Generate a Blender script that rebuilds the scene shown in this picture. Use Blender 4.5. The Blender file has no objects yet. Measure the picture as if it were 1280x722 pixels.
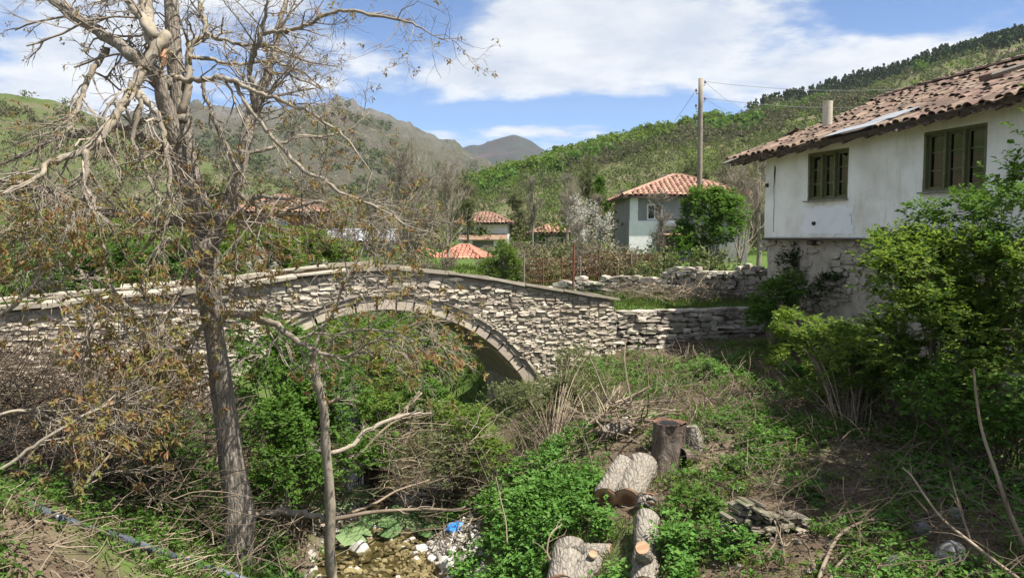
import bpy, bmesh, math, random
import numpy as np
from mathutils import Matrix, Vector, noise as mnoise

SC = bpy.context.scene
COL = SC.collection
R = math.radians
rng = np.random.default_rng(7)
random.seed(7)

# ------------------------------------------------------------------ camera
FPX, HOR = 1000.0, 295.0
PITCH = -math.atan((361.0 - HOR) / FPX)
cam_data = bpy.data.cameras.new('camera')
cam_data.sensor_width = 36.0
cam_data.lens = 36.0 * FPX / 1280.0
cam_data.clip_start = 0.1
cam_data.clip_end = 20000.0
cam = bpy.data.objects.new('camera', cam_data)
COL.objects.link(cam)
cam.rotation_euler = (R(90) + PITCH, 0, 0)
SC.camera = cam

# ------------------------------------------------------------------ sun and sky
SUN_EL = R(62.0)
SUN_AZ = (0.93, -0.37)           # horizontal direction towards the sun
sx, sy = SUN_AZ[0] * math.cos(SUN_EL), SUN_AZ[1] * math.cos(SUN_EL)
sun_dir = Vector((sx, sy, math.sin(SUN_EL))).normalized()
sd = bpy.data.lights.new('sun', 'SUN')
sd.energy = 5.0
sd.angle = R(0.55)
sd.color = (1.0, 0.95, 0.87)
sun = bpy.data.objects.new('sun', sd)
COL.objects.link(sun)
sun.rotation_euler = (-sun_dir).to_track_quat('-Z', 'Y').to_euler()

SC.view_settings.view_transform = 'Standard'
SC.view_settings.look = 'None'
SC.view_settings.exposure = 1.15
SC.view_settings.gamma = 1.0

world = bpy.data.worlds.new('World')
SC.world = world
world.use_nodes = True
wt = world.node_tree
wt.nodes.clear()
def wn(t, **kw):
    n = wt.nodes.new(t)
    for k, v in kw.items(): setattr(n, k, v)
    return n
def wmath(op, a, b=None, clamp=False):
    n = wn('ShaderNodeMath', operation=op, use_clamp=clamp)
    for i, v in enumerate((a, b)):
        if v is None: continue
        if isinstance(v, (int, float)): n.inputs[i].default_value = v
        else: wt.links.new(v, n.inputs[i])
    return n.outputs[0]
sky = wn('ShaderNodeTexSky', sky_type='NISHITA', sun_disc=False)
sky.sun_elevation = SUN_EL
sky.sun_rotation = math.atan2(sx, sy)
sky.altitude = 600
sky.air_density = 0.62
sky.dust_density = 0.1
sky.ozone_density = 3.0
tc = wn('ShaderNodeTexCoord')
sep = wn('ShaderNodeSeparateXYZ')
wt.links.new(tc.outputs['Generated'], sep.inputs[0])
zz = wmath('ADD', wmath('MAXIMUM', sep.outputs[2], 0.0), 0.16)
cmb = wn('ShaderNodeCombineXYZ')
wt.links.new(wmath('DIVIDE', sep.outputs[0], zz), cmb.inputs[0])
wt.links.new(wmath('DIVIDE', sep.outputs[1], zz), cmb.inputs[1])
n1 = wn('ShaderNodeTexNoise')
n1.inputs['Scale'].default_value = 1.15
n1.inputs['Detail'].default_value = 7.0
n1.inputs['Roughness'].default_value = 0.55
n1.inputs['Distortion'].default_value = 0.35
wt.links.new(cmb.outputs[0], n1.inputs['Vector'])
n2 = wn('ShaderNodeTexNoise')
n2.inputs['Scale'].default_value = 3.1
n2.inputs['Detail'].default_value = 6.0
n2.inputs['Roughness'].default_value = 0.6
wt.links.new(cmb.outputs[0], n2.inputs['Vector'])
az = wmath('ARCTAN2', sep.outputs[0], sep.outputs[1])
el = wmath('ARCSINE', sep.outputs[2])
def sky_blob(px, py, wx, wy, amp):
    a0 = math.atan((px - 640) / FPX); e0 = math.atan((HOR - py) / FPX * math.cos(a0))
    da = wmath('DIVIDE', wmath('SUBTRACT', az, a0), wx / FPX)
    de = wmath('DIVIDE', wmath('SUBTRACT', el, e0), wy / FPX)
    q = wmath('ADD', wmath('MULTIPLY', da, da), wmath('MULTIPLY', de, de))
    return wmath('MULTIPLY', wmath('POWER', 2.718, wmath('MULTIPLY', q, -1.0)), amp)
cover = wmath('ADD', n1.outputs[0], 0.025)
for b in [(540, 5, 80, 34, -.40), (1160, 22, 130, 28, -.36), (500, 150, 180, 18, -.34), (720, 142, 120, 16, -.34), (250, 100, 70, 40, -.12),
          (440, 70, 90, 45, -.10), (930, 130, 60, 20, -.10), (640, 95, 130, 18, .14), (660, 165, 90, 10, .16),
          (820, 50, 190, 60, .20), (700, 20, 110, 50, .16), (1080, 90, 120, 30, .14), (120, 90, 140, 50, .10), (1250, 20, 40, 24, .14),
          (30, 20, 60, 40, -.12), (260, 40, 50, 50, -.08)]:
    cover = wmath('ADD', cover, sky_blob(*b))
cr = wn('ShaderNodeValToRGB')
cr.color_ramp.interpolation = 'EASE'
cr.color_ramp.elements[0].position = 0.40
cr.color_ramp.elements[0].color = (0, 0, 0, 1)
cr.color_ramp.elements[1].position = 0.62
cr.color_ramp.elements[1].color = (1, 1, 1, 1)
wt.links.new(wmath('ADD', cover, wmath('MULTIPLY', wmath('SUBTRACT', n2.outputs[0], .5), .55)), cr.inputs[0])
cc = wn('ShaderNodeMixRGB')
cc.inputs[1].default_value = (3.3, 3.65, 4.2, 1)
cc.inputs[2].default_value = (4.9, 5.0, 5.1, 1)
wt.links.new(wmath('MULTIPLY', wmath('SUBTRACT', n2.outputs[0], 0.34), 3.6, True), cc.inputs[0])
mx = wn('ShaderNodeMixRGB')
wt.links.new(wmath('MULTIPLY', cr.outputs[0], .93), mx.inputs[0])
hs = wn('ShaderNodeHueSaturation'); hs.inputs['Saturation'].default_value = 1.15; hs.inputs['Value'].default_value = .95
wt.links.new(sky.outputs[0], hs.inputs['Color'])
wt.links.new(hs.outputs[0], mx.inputs[1])
wt.links.new(cc.outputs[0], mx.inputs[2])
bg = wn('ShaderNodeBackground')
bg.inputs['Strength'].default_value = 0.088
wt.links.new(mx.outputs[0], bg.inputs['Color'])
wo = wn('ShaderNodeOutputWorld')
wt.links.new(bg.outputs[0], wo.inputs['Surface'])

# ------------------------------------------------------------------ helpers: picture ray -> place
cp, sp_ = math.cos(PITCH), math.sin(PITCH)
def ray(px, py):
    x = (px - 640.0) / FPX; y = -(py - 361.0) / FPX
    return np.array([x, cp - y * sp_, sp_ + y * cp])
def P(px, py, Y):
    d = ray(px, py)
    return d * (Y / d[1])
def proj(p):
    """picture position of a place (for choosing which stones are nearest / in view)"""
    f = p[1] * cp + p[2] * sp_; u = -p[1] * sp_ + p[2] * cp
    if f <= .05: return None
    return 640 + FPX * p[0] / f, 361 - FPX * u / f, f

# ------------------------------------------------------------------ helpers: objects
def wmat(o):
    m = o.matrix_parent_inverse @ o.matrix_basis if o.parent else o.matrix_basis
    return wmat(o.parent) @ m if o.parent else m.copy()
def attach(o, parent):
    o.parent = parent
    o.matrix_parent_inverse = wmat(parent).inverted()
def tag(o, label=None, cat=None, group=None, kind=None):
    if label: o['label'] = label
    if cat: o['category'] = cat
    if group: o['group'] = group
    if kind: o['kind'] = kind
    return o
def thing(name, label, cat, loc=(0, 0, 0), rz=0.0, group=None):
    o = bpy.data.objects.new(name, None)
    COL.objects.link(o)
    o.location = [float(v) for v in loc]; o.rotation_euler = (0, 0, rz)
    o.empty_display_size = .2
    return tag(o, label, cat, group)
def dup(o, parent=None):
    c = o.copy(); COL.objects.link(c)
    if parent is not None: c.parent = parent
    for ch in list(o.children): dup(ch, c)
    return c

class Geo:
    def __init__(s): s.v = []; s.f = {3: [], 4: []}; s.n = 0
    def add(s, V, quads=None, tris=None):
        V = np.asarray(V, dtype=np.float64).reshape(-1, 3)
        if quads is not None and len(quads): s.f[4].append(np.asarray(quads, dtype=np.int64).reshape(-1, 4) + s.n)
        if tris is not None and len(tris): s.f[3].append(np.asarray(tris, dtype=np.int64).reshape(-1, 3) + s.n)
        s.v.append(V); s.n += len(V)
    def mesh(s, name, mat, smooth=False):
        me = bpy.data.meshes.new(name)
        V = np.concatenate(s.v) if s.v else np.zeros((0, 3))
        loops, starts, k = [], [], 0
        for n in (3, 4):
            if s.f[n]:
                F = np.concatenate(s.f[n]); loops.append(F.ravel()); starts.append(k + np.arange(len(F)) * n); k += F.size
        L = np.concatenate(loops).astype(np.int32); S = np.concatenate(starts).astype(np.int32)
        me.vertices.add(len(V)); me.vertices.foreach_set('co', V.astype(np.float32).ravel())
        me.loops.add(len(L)); me.loops.foreach_set('vertex_index', L)
        me.polygons.add(len(S)); me.polygons.foreach_set('loop_start', S)
        me.polygons.foreach_set('use_smooth', np.full(len(S), bool(smooth)))
        me.update(calc_edges=True)
        me.validate()
        if mat is not None: me.materials.append(mat)
        return me
    def build(s, name, mat, parent=None, smooth=False):
        o = bpy.data.objects.new(name, s.mesh(name, mat, smooth))
        COL.objects.link(o)
        if parent is not None: attach(o, parent)
        return o

def box_geo(g, c, size, M=None, jit=0.0):
    c = np.array(c, float); h = np.array(size, float) / 2
    V = np.array([[x, y, z] for x in (-1, 1) for y in (-1, 1) for z in (-1, 1)], float) * h
    if jit: V += rng.normal(0, jit, V.shape)
    if M is not None: V = V @ np.array(M).T
    g.add(V + c, [[0, 1, 3, 2], [4, 6, 7, 5], [0, 4, 5, 1], [2, 3, 7, 6], [0, 2, 6, 4], [1, 5, 7, 3]])

def norm(v): return v / np.maximum(np.linalg.norm(v, axis=-1, keepdims=True), 1e-9)

def tubes(g, Pts, Rad, sides=5, cap=False, ecc=None):
    """Pts [N,K,3], Rad [N,K]"""
    Pts = np.asarray(Pts, float); Rad = np.asarray(Rad, float)
    if Pts.ndim == 2: Pts = Pts[None]; Rad = Rad[None]
    N, K, _ = Pts.shape
    if N == 0: return
    T = np.empty_like(Pts)
    T[:, 1:-1] = Pts[:, 2:] - Pts[:, :-2] if K > 2 else 0
    T[:, 0] = Pts[:, 1] - Pts[:, 0]; T[:, -1] = Pts[:, -1] - Pts[:, -2]
    T = norm(T)
    mean = norm(T.sum(1))
    ref = np.where(np.abs(mean[:, 2:3]) > .75, np.array([[1., 0, 0]]), np.array([[0., 0, 1]]))[:, None, :]
    A = norm(np.cross(T, np.broadcast_to(ref, T.shape))); B = np.cross(T, A)
    ang = np.linspace(0, 2 * np.pi, sides, endpoint=False)
    ring = A[:, :, None, :] * np.cos(ang)[None, None, :, None] + B[:, :, None, :] * np.sin(ang)[None, None, :, None]
    rr = Rad[:, :, None]
    if ecc is not None: rr = rr * ecc
    V = Pts[:, :, None, :] + ring * (rr[..., None] if rr.ndim == 3 else rr)
    base = (np.arange(N) * K * sides)[:, None, None]
    i = (np.arange(K - 1) * sides)[None, :, None]
    j = np.arange(sides)[None, None, :]; j2 = (j + 1) % sides
    Q = np.stack([base + i + j, base + i + j2, base + i + sides + j2, base + i + sides + j], -1).reshape(-1, 4)
    T3 = None
    V = V.reshape(-1, 3)
    if cap:
        ends = []
        nv = len(V); extra = []
        for n in range(N):
            for kk, flip in ((0, True), (K - 1, False)):
                extra.append(Pts[n, kk]); ci = nv + len(extra) - 1
                b = n * K * sides + kk * sides
                for q in range(sides):
                    a_, b_ = b + q, b + (q + 1) % sides
                    ends.append([ci, b_, a_] if flip else [ci, a_, b_])
        V = np.concatenate([V, np.array(extra)]); T3 = ends
    g.add(V, Q, T3)

def smooth_path(pts, n):
    """Catmull-Rom through rows (any width), n samples"""
    p = np.asarray(pts, float)
    p = np.concatenate([2 * p[:1] - p[1:2], p, 2 * p[-1:] - p[-2:-1]])
    m = len(p) - 3
    t = np.linspace(0, m - 1e-6, n); i = t.astype(int); u = (t - i)[:, None]
    a, b, c, d = p[i], p[i + 1], p[i + 2], p[i + 3]
    return .5 * (2 * b + (c - a) * u + (2 * a - 5 * b + 4 * c - d) * u ** 2 + (3 * b - a - 3 * c + d) * u ** 3)

def rand_dirs(n, r=rng):
    return norm(r.normal(size=(n, 3)))

def leaves(g, pos, axis, nrm, length, width, fold=.18):
    """diamond leaves with a folded midrib"""
    pos = np.asarray(pos, float); n = len(pos)
    axis = norm(axis); side = norm(np.cross(nrm, axis)); up = np.cross(axis, side)
    L = np.broadcast_to(length, (n,))[:, None]; W = np.broadcast_to(width, (n,))[:, None]
    V = np.stack([pos, pos + axis * L * .45 - side * W * .5 + up * W * fold, pos + axis * L - up * L * .08,
                  pos + axis * L * .45 + side * W * .5 + up * W * fold], 1).reshape(-1, 3)
    b = np.arange(n)[:, None] * 4
    g.add(V, None, np.concatenate([b + [[0, 2, 1]], b + [[0, 3, 2]]]))

def sprays(g, pos, out, k, L, W, r=rng, spread=.9, droop=.15):
    """k leaflets along a short stalk at every pos"""
    n = len(pos)
    d = norm(out + r.normal(0, spread * .5, (n, 3)))
    for j in range(k):
        t = (j + .5) / k
        sgn = 1 if j % 2 else -1
        s = norm(np.cross(d, np.array([0, 0, 1.])) + 1e-3)
        ax = norm(d * .6 + sgn * s * .8 + r.normal(0, .25, (n, 3)) - np.array([0, 0, droop]))
        nr = norm(np.array([0, 0, .9]) + out * .5 + r.normal(0, .4, (n, 3)))
        sc = r.uniform(.4, 1.45, n)
        leaves(g, pos + d * (t * L * 1.6)[..., None] if np.ndim(L) else pos + d * (t * L * 1.6), ax, nr, L * sc, W * sc)

def grow(Pp, Rp, nch, length, spread, K=4, tmin=.25, wob=.25, grav=0.0, rratio=.5, rmin=.002, r=rng, up=0.0, tip=.35):
    """children of every parent polyline (vectorised)"""
    N, Kp, _ = Pp.shape
    idx = np.repeat(np.arange(N), nch)
    M = len(idx)
    t = r.uniform(tmin, 1.0, M) * (Kp - 1) * .999
    i = np.minimum(t.astype(int), Kp - 2); u = (t - i)[:, None]
    p0 = Pp[idx, i] * (1 - u) + Pp[idx, i + 1] * u
    tan = norm(Pp[idx, i + 1] - Pp[idx, i])
    rad = (Rp[idx, i] * (1 - u[:, 0]) + Rp[idx, i + 1] * u[:, 0])
    d = norm(tan + rand_dirs(M, r) * spread + np.array([0, 0, up]))
    Ln = r.uniform(.55, 1.3, M) * length * (1 - .45 * t / (Kp - 1))
    pts = [p0]
    step = (Ln / (K - 1))[:, None]
    for k in range(K - 1):
        d = norm(d + r.normal(0, wob, (M, 3)) + np.array([0, 0, -grav]))
        pts.append(pts[-1] + d * step)
    C = np.stack(pts, 1)
    r0 = np.maximum(rad * rratio, rmin)
    RR = r0[:, None] * np.linspace(1, tip, K)[None, :]
    return C, RR
# ------------------------------------------------------------------ materials
class NB:
    """tiny node builder"""
    def __init__(s, name):
        s.m = bpy.data.materials.new(name); s.m.use_nodes = True
        s.t = s.m.node_tree; s.t.nodes.clear()
        s.out = s.n('ShaderNodeOutputMaterial')
    def n(s, t, **kw):
        x = s.t.nodes.new(t)
        for k, v in kw.items(): setattr(x, k, v)
        return x
    def l(s, a, b): s.t.links.new(a, b)
    def setin(s, sock, v):
        if isinstance(v, bpy.types.NodeSocket): s.l(v, sock)
        else: sock.default_value = v
    def math(s, op, a, b=0.0, clamp=False):
        x = s.n('ShaderNodeMath', operation=op, use_clamp=clamp); s.setin(x.inputs[0], a); s.setin(x.inputs[1], b); return x.outputs[0]
    def pos(s, stretch=(1, 1, 1), mode='pos', rot=(0, 0, 0)):
        if mode == 'pos': v = s.n('ShaderNodeNewGeometry').outputs['Position']
        else: v = s.n('ShaderNodeTexCoord').outputs['Object']
        mp = s.n('ShaderNodeMapping'); mp.inputs['Scale'].default_value = stretch; mp.inputs['Rotation'].default_value = rot
        s.l(v, mp.inputs[0]); return mp.outputs[0]
    def noise(s, vec, scale, detail=4, rough=.6, dist=0):
        x = s.n('ShaderNodeTexNoise'); x.inputs['Scale'].default_value = scale; x.inputs['Detail'].default_value = detail
        x.inputs['Roughness'].default_value = rough; x.inputs['Distortion'].default_value = dist
        s.l(vec, x.inputs['Vector']); return x.outputs[0]
    def voro(s, vec, scale, feature='F1', out=0):
        x = s.n('ShaderNodeTexVoronoi', feature=feature); x.inputs['Scale'].default_value = scale; s.l(vec, x.inputs['Vector']); return x.outputs[out]
    def ramp(s, fac, stops, interp='LINEAR'):
        x = s.n('ShaderNodeValToRGB'); e = x.color_ramp.elements; x.color_ramp.interpolation = interp
        while len(e) < len(stops): e.new(.5)
        for el_, (p, c) in zip(e, stops): el_.position = p; el_.color = (*c, 1) if len(c) == 3 else c
        s.setin(x.inputs[0], fac); return x.outputs[0]
    def mix(s, f, a, b, mode='MIX'):
        x = s.n('ShaderNodeMixRGB', blend_type=mode); s.setin(x.inputs[0], f)
        for i, v in ((1, a), (2, b)):
            if isinstance(v, tuple) and len(v) == 3: v = (*v, 1)
            s.setin(x.inputs[i], v)
        return x.outputs[0]
    def rand(s):
        g = s.n('ShaderNodeNewGeometry').outputs['Random Per Island']; o = s.n('ShaderNodeObjectInfo').outputs['Random']
        return s.math('FRACT', s.math('ADD', g, s.math('MULTIPLY', o, 7.31)))
    def hsv(s, col, h=.5, sat=1.0, val=1.0):
        x = s.n('ShaderNodeHueSaturation'); s.setin(x.inputs['Hue'], h); s.setin(x.inputs['Saturation'], sat); s.setin(x.inputs['Value'], val)
        s.l(col, x.inputs['Color']); return x.outputs[0]
    def bump(s, h, strength=.4, dist=.02):
        x = s.n('ShaderNodeBump'); x.inputs['Strength'].default_value = strength; x.inputs['Distance'].default_value = dist
        s.l(h, x.inputs['Height']); return x.outputs[0]
    def princ(s, col, rough=.9, normal=None, spec=.25, metal=0.0):
        b = s.n('ShaderNodeBsdfPrincipled'); s.setin(b.inputs['Base Color'], col if not isinstance(col, tuple) else (*col, 1))
        s.setin(b.inputs['Roughness'], rough); b.inputs['Specular IOR Level'].default_value = spec; b.inputs['Metallic'].default_value = metal
        if normal is not None: s.l(normal, b.inputs['Normal'])
        return b.outputs[0]
    def done(s, sh): s.l(sh, s.out.inputs['Surface']); return s.m

def surf(name, stops, scale=3.0, rough=.9, bump=.4, bscale=None, bdist=.02, stretch=(1, 1, 1), vary=0.0, mode='pos', spec=.2, detail=5, spots=None, hue=0.0):
    b = NB(name); v = b.pos(stretch, mode)
    col = b.ramp(b.noise(v, scale, detail, .62), stops)
    if spots:
        c, sc_, lo, hi = spots
        col = b.mix(b.ramp(b.noise(v, sc_, 4, .7), [(lo, (0, 0, 0)), (hi, (1, 1, 1))]), col, c)
    if vary:
        rd = b.rand()
        hh = b.math('ADD', .5, b.math('MULTIPLY', b.math('SUBTRACT', b.math('FRACT', b.math('MULTIPLY', rd, 5.7)), .5), hue)) if hue else .5
        col = b.hsv(col, hh, 1.0, b.math('ADD', 1 - vary / 2, b.math('MULTIPLY', rd, vary)))
    nm = b.bump(b.noise(v, bscale or scale * 5, 6, .65), bump, bdist) if bump else None
    return b.done(b.princ(col, rough, nm, spec))

def leafmat(name, stops, trans=.35, rough=.62, vscale=.9, spec=.14):
    """leaf colour varies leaf by leaf and with slow patches of the plant"""
    b = NB(name)
    f = b.rand()
    f = b.math('ADD', b.math('MULTIPLY', f, .65), b.math('MULTIPLY', b.noise(b.pos(), vscale, 2), .5))
    f = b.math('SUBTRACT', f, .07)
    col = b.ramp(f, [(p_, tuple(v_ * .78 for v_ in c_)) for p_, c_ in stops])
    p = b.princ(col, rough, None, spec)
    t = b.n('ShaderNodeBsdfTranslucent'); b.l(b.hsv(col, .485, 1.1, 1.5), t.inputs[0])
    mxs = b.n('ShaderNodeMixShader'); mxs.inputs[0].default_value = trans
    b.l(p, mxs.inputs[1]); b.l(t.outputs[0], mxs.inputs[2])
    return b.done(mxs.outputs[0])

M = {}
M['stone'] = surf('pale_rubble_stone', [(.25, (.25, .215, .165)), (.45, (.38, .33, .26)), (.62, (.46, .41, .33)), (.8, (.33, .29, .23))], 2.2, .92, .5, 22, .012, vary=.8, hue=.03,
                  spots=((.20, .17, .125), 4.0, .54, .70))
M['wall_stone'] = surf('grey_field_stone', [(.25, (.21, .185, .15)), (.5, (.35, .31, .255)), (.75, (.45, .405, .34))], 2.5, .93, .5, 20, .012, vary=.8, hue=.05,
                       spots=((.13, .13, .075), 4.0, .58, .7))
M['mossy_stone'] = surf('mossy_earthy_stone', [(.25, (.085, .075, .052)), (.5, (.165, .145, .11)), (.75, (.23, .205, .16))], 2.5, .93, .5, 20, .012, vary=.7, hue=.05, spots=((.10, .115, .05), 4.0, .52, .66))
M['mortar'] = surf('earth_mortar', [(.3, (.24, .20, .155)), (.7, (.40, .345, .27))], 4, .97, .6, 30)
M['ring'] = surf('dressed_arch_stone', [(.25, (.36, .305, .23)), (.5, (.50, .43, .335)), (.8, (.57, .50, .40))], 3.0, .9, .6, 26, .012, vary=.5, hue=.03,
                 spots=((.22, .18, .13), 6, .55, .75))
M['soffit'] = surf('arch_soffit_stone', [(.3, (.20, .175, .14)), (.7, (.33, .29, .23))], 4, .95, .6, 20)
M['coping'] = surf('coping_stone', [(.25, (.22, .195, .15)), (.5, (.34, .30, .235)), (.8, (.41, .37, .295))], 3.5, .9, .35, 30, .01, vary=.3)
M['plaster'] = None
def plaster(name, base, dark, stain):
    b = NB(name); v = b.pos()
    c = b.ramp(b.noise(v, 1.3, 6, .6), [(.3, dark), (.6, base)])
    st = b.noise(b.pos((3.0, 3.0, .55)), 1.4, 5, .7)
    c = b.mix(b.math('MULTIPLY', b.ramp(st, [(.52, (0, 0, 0)), (.74, (1, 1, 1))]), .5), c, stain)
    c = b.mix(b.math('MULTIPLY', b.ramp(b.noise(v, 6.0, 5, .7), [(.60, (0, 0, 0)), (.72, (1, 1, 1))]), .35), c, stain)
    h = b.math('ADD', b.noise(v, 2.0, 3), b.math('MULTIPLY', b.noise(v, 30, 4), .25))
    return b.done(b.princ(c, .93, b.bump(h, .5, .03), .15))
M['plaster'] = plaster('limewash_plaster', (.82, .805, .755), (.64, .615, .55), (.45, .40, .31))
M['patch'] = plaster('fresh_limewash', (.80, .81, .82), (.74, .75, .76), (.66, .64, .58))
M['rubble_plaster'] = surf('weathered_mud_plaster', [(.25, (.21, .18, .14)), (.5, (.36, .32, .255)), (.75, (.43, .39, .32))], 3.5, .95, .7, 11, .05,
                           spots=((.15, .125, .095), 5.5, .56, .68))
M['tile'] = surf('old_clay_tile', [(.25, (.095, .064, .051)), (.45, (.15, .103, .077)), (.65, (.215, .155, .115)), (.85, (.20, .168, .135))], 1.6, .9, .35, 25, .008, vary=.75, hue=.03,
                 spots=((.13, .105, .085), 5.5, .52, .68))
M['new_tile'] = surf('orange_clay_tile', [(.3, (.28, .155, .105)), (.7, (.40, .25, .18))], 1.2, .85, .25, 20, vary=.45, hue=.03, spots=((.25, .17, .12), 3.5, .58, .7))
M['dull_tile'] = surf('brown_clay_tile', [(.3, (.17, .105, .075)), (.7, (.28, .17, .12))], 1.2, .9, .25, 20, vary=.5, hue=.03)
M['red_tile'] = surf('red_clay_tile', [(.3, (.36, .15, .10)), (.7, (.48, .22, .15))], 1.2, .85, .25, 20, vary=.4, hue=.02)
M['grey_slate'] = surf('grey_stone_slate', [(.3, (.20, .21, .23)), (.7, (.40, .41, .43))], 1.5, .8, .3, 15, vary=.6)
M['wood_dark'] = surf('weathered_dark_wood', [(.3, (.045, .034, .026)), (.7, (.12, .09, .068))], 6, .9, .5, 30, stretch=(1, 1, 5))
M['wood_grey'] = surf('grey_weathered_wood', [(.3, (.16, .145, .125)), (.7, (.30, .275, .24))], 5, .9, .4, 40, stretch=(6, 6, .8))
M['window_paint'] = surf('olive_green_paint', [(.3, (.10, .105, .048)), (.7, (.155, .155, .078))], 9, .6, .25, 60, .004, spots=((.12, .10, .06), 14, .62, .7))
M['white_paint'] = surf('white_paint', [(.3, (.66, .66, .64)), (.7, (.78, .78, .76))], 4, .6, .1)
M['pipe_clay'] = surf('cream_chimney_pipe', [(.3, (.42, .37, .28)), (.7, (.55, .50, .40))], 4, .85, .2, 40, spots=((.25, .19, .13), 5, .6, .75))
M['sheet'] = surf('galvanised_sheet', [(.3, (.20, .215, .23)), (.7, (.31, .325, .34))], 3, .65, .15, 8, .02, spec=.4, spots=((.30, .25, .2), 4, .62, .72))
M['curtain'] = surf('lace_curtain', [(.3, (.55, .53, .50)), (.7, (.80, .78, .75))], 5, .95, .5, 14, .03, stretch=(2, 2, .3))
M['dark'] = surf('dark_interior', [(.3, (.02, .018, .015)), (.7, (.05, .045, .04))], 2, .95, 0)
M['grey_and_shade_render'] = surf('grey_cement_and_shade_render', [(.3, (.19, .187, .18)), (.7, (.27, .265, .255))], 2, .93, .3, 20)  # plain grey render; on the white house it stands for eave shade
M['white_render'] = surf('white_wall_render', [(.3, (.70, .69, .66)), (.7, (.80, .79, .77))], 2, .92, .3, 20, spots=((.55, .52, .46), 1.5, .6, .75))
M['brick'] = surf('red_brick_wall', [(.3, (.28, .13, .09)), (.7, (.36, .19, .14))], 6, .9, .3, 20)
M['rust'] = surf('rusty_iron', [(.3, (.10, .05, .03)), (.7, (.19, .085, .05))], 8, .85, .3, 50)
M['red_paint'] = surf('faded_red_paint', [(.3, (.14, .045, .035)), (.7, (.22, .075, .055))], 8, .7, .2, 50)
M['pipe_plastic'] = surf('grey_blue_pvc', [(.3, (.045, .055, .068)), (.7, (.085, .10, .12))], 4, .38, .06, 60, spec=.5, spots=((.20, .185, .16), 9, .56, .7))
M['metal_grey'] = surf('grey_painted_steel', [(.3, (.17, .17, .17)), (.7, (.25, .25, .25))], 4, .5, .1, spec=.5)
M['ceramic'] = surf('brown_glazed_insulator', [(.3, (.10, .05, .03)), (.7, (.15, .08, .05))], 4, .25, 0, spec=.5)
M['concrete'] = surf('pole_concrete', [(.3, (.19, .16, .125)), (.7, (.29, .25, .20))], 3, .9, .3, 30)
M['wire'] = surf('bare_wire', [(.3, (.16, .16, .16)), (.7, (.22, .22, .22))], 3, .5, 0)
M['blue_bag'] = surf('blue_plastic_film', [(.3, (.02, .16, .50)), (.7, (.05, .30, .75))], 9, .25, .5, 30, .01, spec=.6)
M['orange_bag'] = surf('orange_plastic_scrap', [(.3, (.62, .14, .05)), (.7, (.72, .20, .09))], 9, .35, .3, 30, .01)
M['rock'] = surf('pale_river_stone', [(.3, (.34, .32, .285)), (.7, (.52, .50, .455))], 3, .85, .4, 24, .01, vary=.5, hue=.03)
M['grey_rock'] = surf('grey_boulder_stone', [(.3, (.10, .10, .10)), (.7, (.20, .198, .19))], 4, .9, .5, 18, .02, spots=((.55, .54, .52), 6, .58, .68))
def bark(name, c0, c1, c2, lichen=None, sc=14.0, st=(1, 1, .16), dist=.025, strength=.9, crack=False):
    b = NB(name); v = b.pos(st)
    w = b.noise(v, sc, 6, .65, .6)
    vo = b.voro(v, sc * .8, 'DISTANCE_TO_EDGE')
    col = b.ramp(w, [(.28, c0), (.5, c1), (.72, c2)])
    col = b.mix(b.ramp(b.noise(b.pos(), 2.2, 3), [(.35, (0, 0, 0)), (.7, (.55, .55, .55))]), col, c2)
    if crack: col = b.mix(b.ramp(vo, [(.0, (1, 1, 1)), (.06, (0, 0, 0))]), col, tuple(v_ * .8 for v_ in c0))
    if lichen: col = b.mix(b.ramp(b.noise(b.pos(), 7, 4, .7), [(.60, (0, 0, 0)), (.70, (1, 1, 1))]), col, lichen)
    h = b.math('ADD', w, b.math('MULTIPLY', vo, 1.4)) if crack else w
    return b.done(b.princ(col, .92, b.bump(h, strength, dist), .15))
M['bark'] = bark('walnut_bark', (.10, .083, .066), (.23, .196, .156), (.345, .305, .25), sc=30, st=(1, 1, .22), dist=.02, strength=.9, crack=True)
M['limb_bark'] = bark('pale_limb_bark', (.12, .098, .075), (.235, .20, .152), (.33, .29, .225), (.29, .25, .10), sc=12, st=(1, 1, .6), dist=.01, strength=.5)
M['twig_bark'] = surf('twig_bark', [(.3, (.12, .098, .076)), (.5, (.23, .195, .152)), (.75, (.35, .31, .25))], 1.7, .9, 0, vary=.6)
M['log_bark'] = bark('rough_log_bark', (.10, .085, .066), (.215, .19, .155), (.315, .285, .24), sc=24, st=(1, .16, 1), crack=True, dist=.022, strength=1.0)
M['stump_bark'] = bark('dark_stump_bark', (.035, .025, .018), (.095, .070, .052), (.23, .195, .16), sc=15, st=(1, 1, .4), dist=.04, strength=1.0)
def cutwood(name, c0, c1, heart, big=False):
    b = NB(name); tcn = b.n('ShaderNodeTexCoord').outputs['Object']
    ln = b.n('ShaderNodeVectorMath', operation='LENGTH'); b.l(tcn, ln.inputs[0])
    d = ln.outputs['Value']
    d2 = b.math('ADD', d, b.math('MULTIPLY', b.noise(tcn, 6, 3), .05))
    ringv = b.math('SINE', b.math('MULTIPLY', d2, 170.0))
    col = b.ramp(ringv, [(0., c0), (1., c1)])
    col = b.mix(b.ramp(d2, [(.17 if big else .085, (1, 1, 1)), (.235 if big else .15, (0, 0, 0))]), col, heart)
    return b.done(b.princ(col, .8, b.bump(b.noise(tcn, 60, 3), .3, .01), .2))
M['cut'] = cutwood('sawn_log_end', (.34, .205, .12), (.43, .275, .17), (.16, .08, .045))
M['cut_dark'] = cutwood(big=True, name='charred_stump_top', c0=(.12, .062, .04), c1=(.20, .11, .07), heart=(.014, .014, .016))
M['cut_fresh'] = cutwood('fresh_sawn_end', (.34, .18, .10), (.42, .235, .135), (.26, .12, .065))
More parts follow.
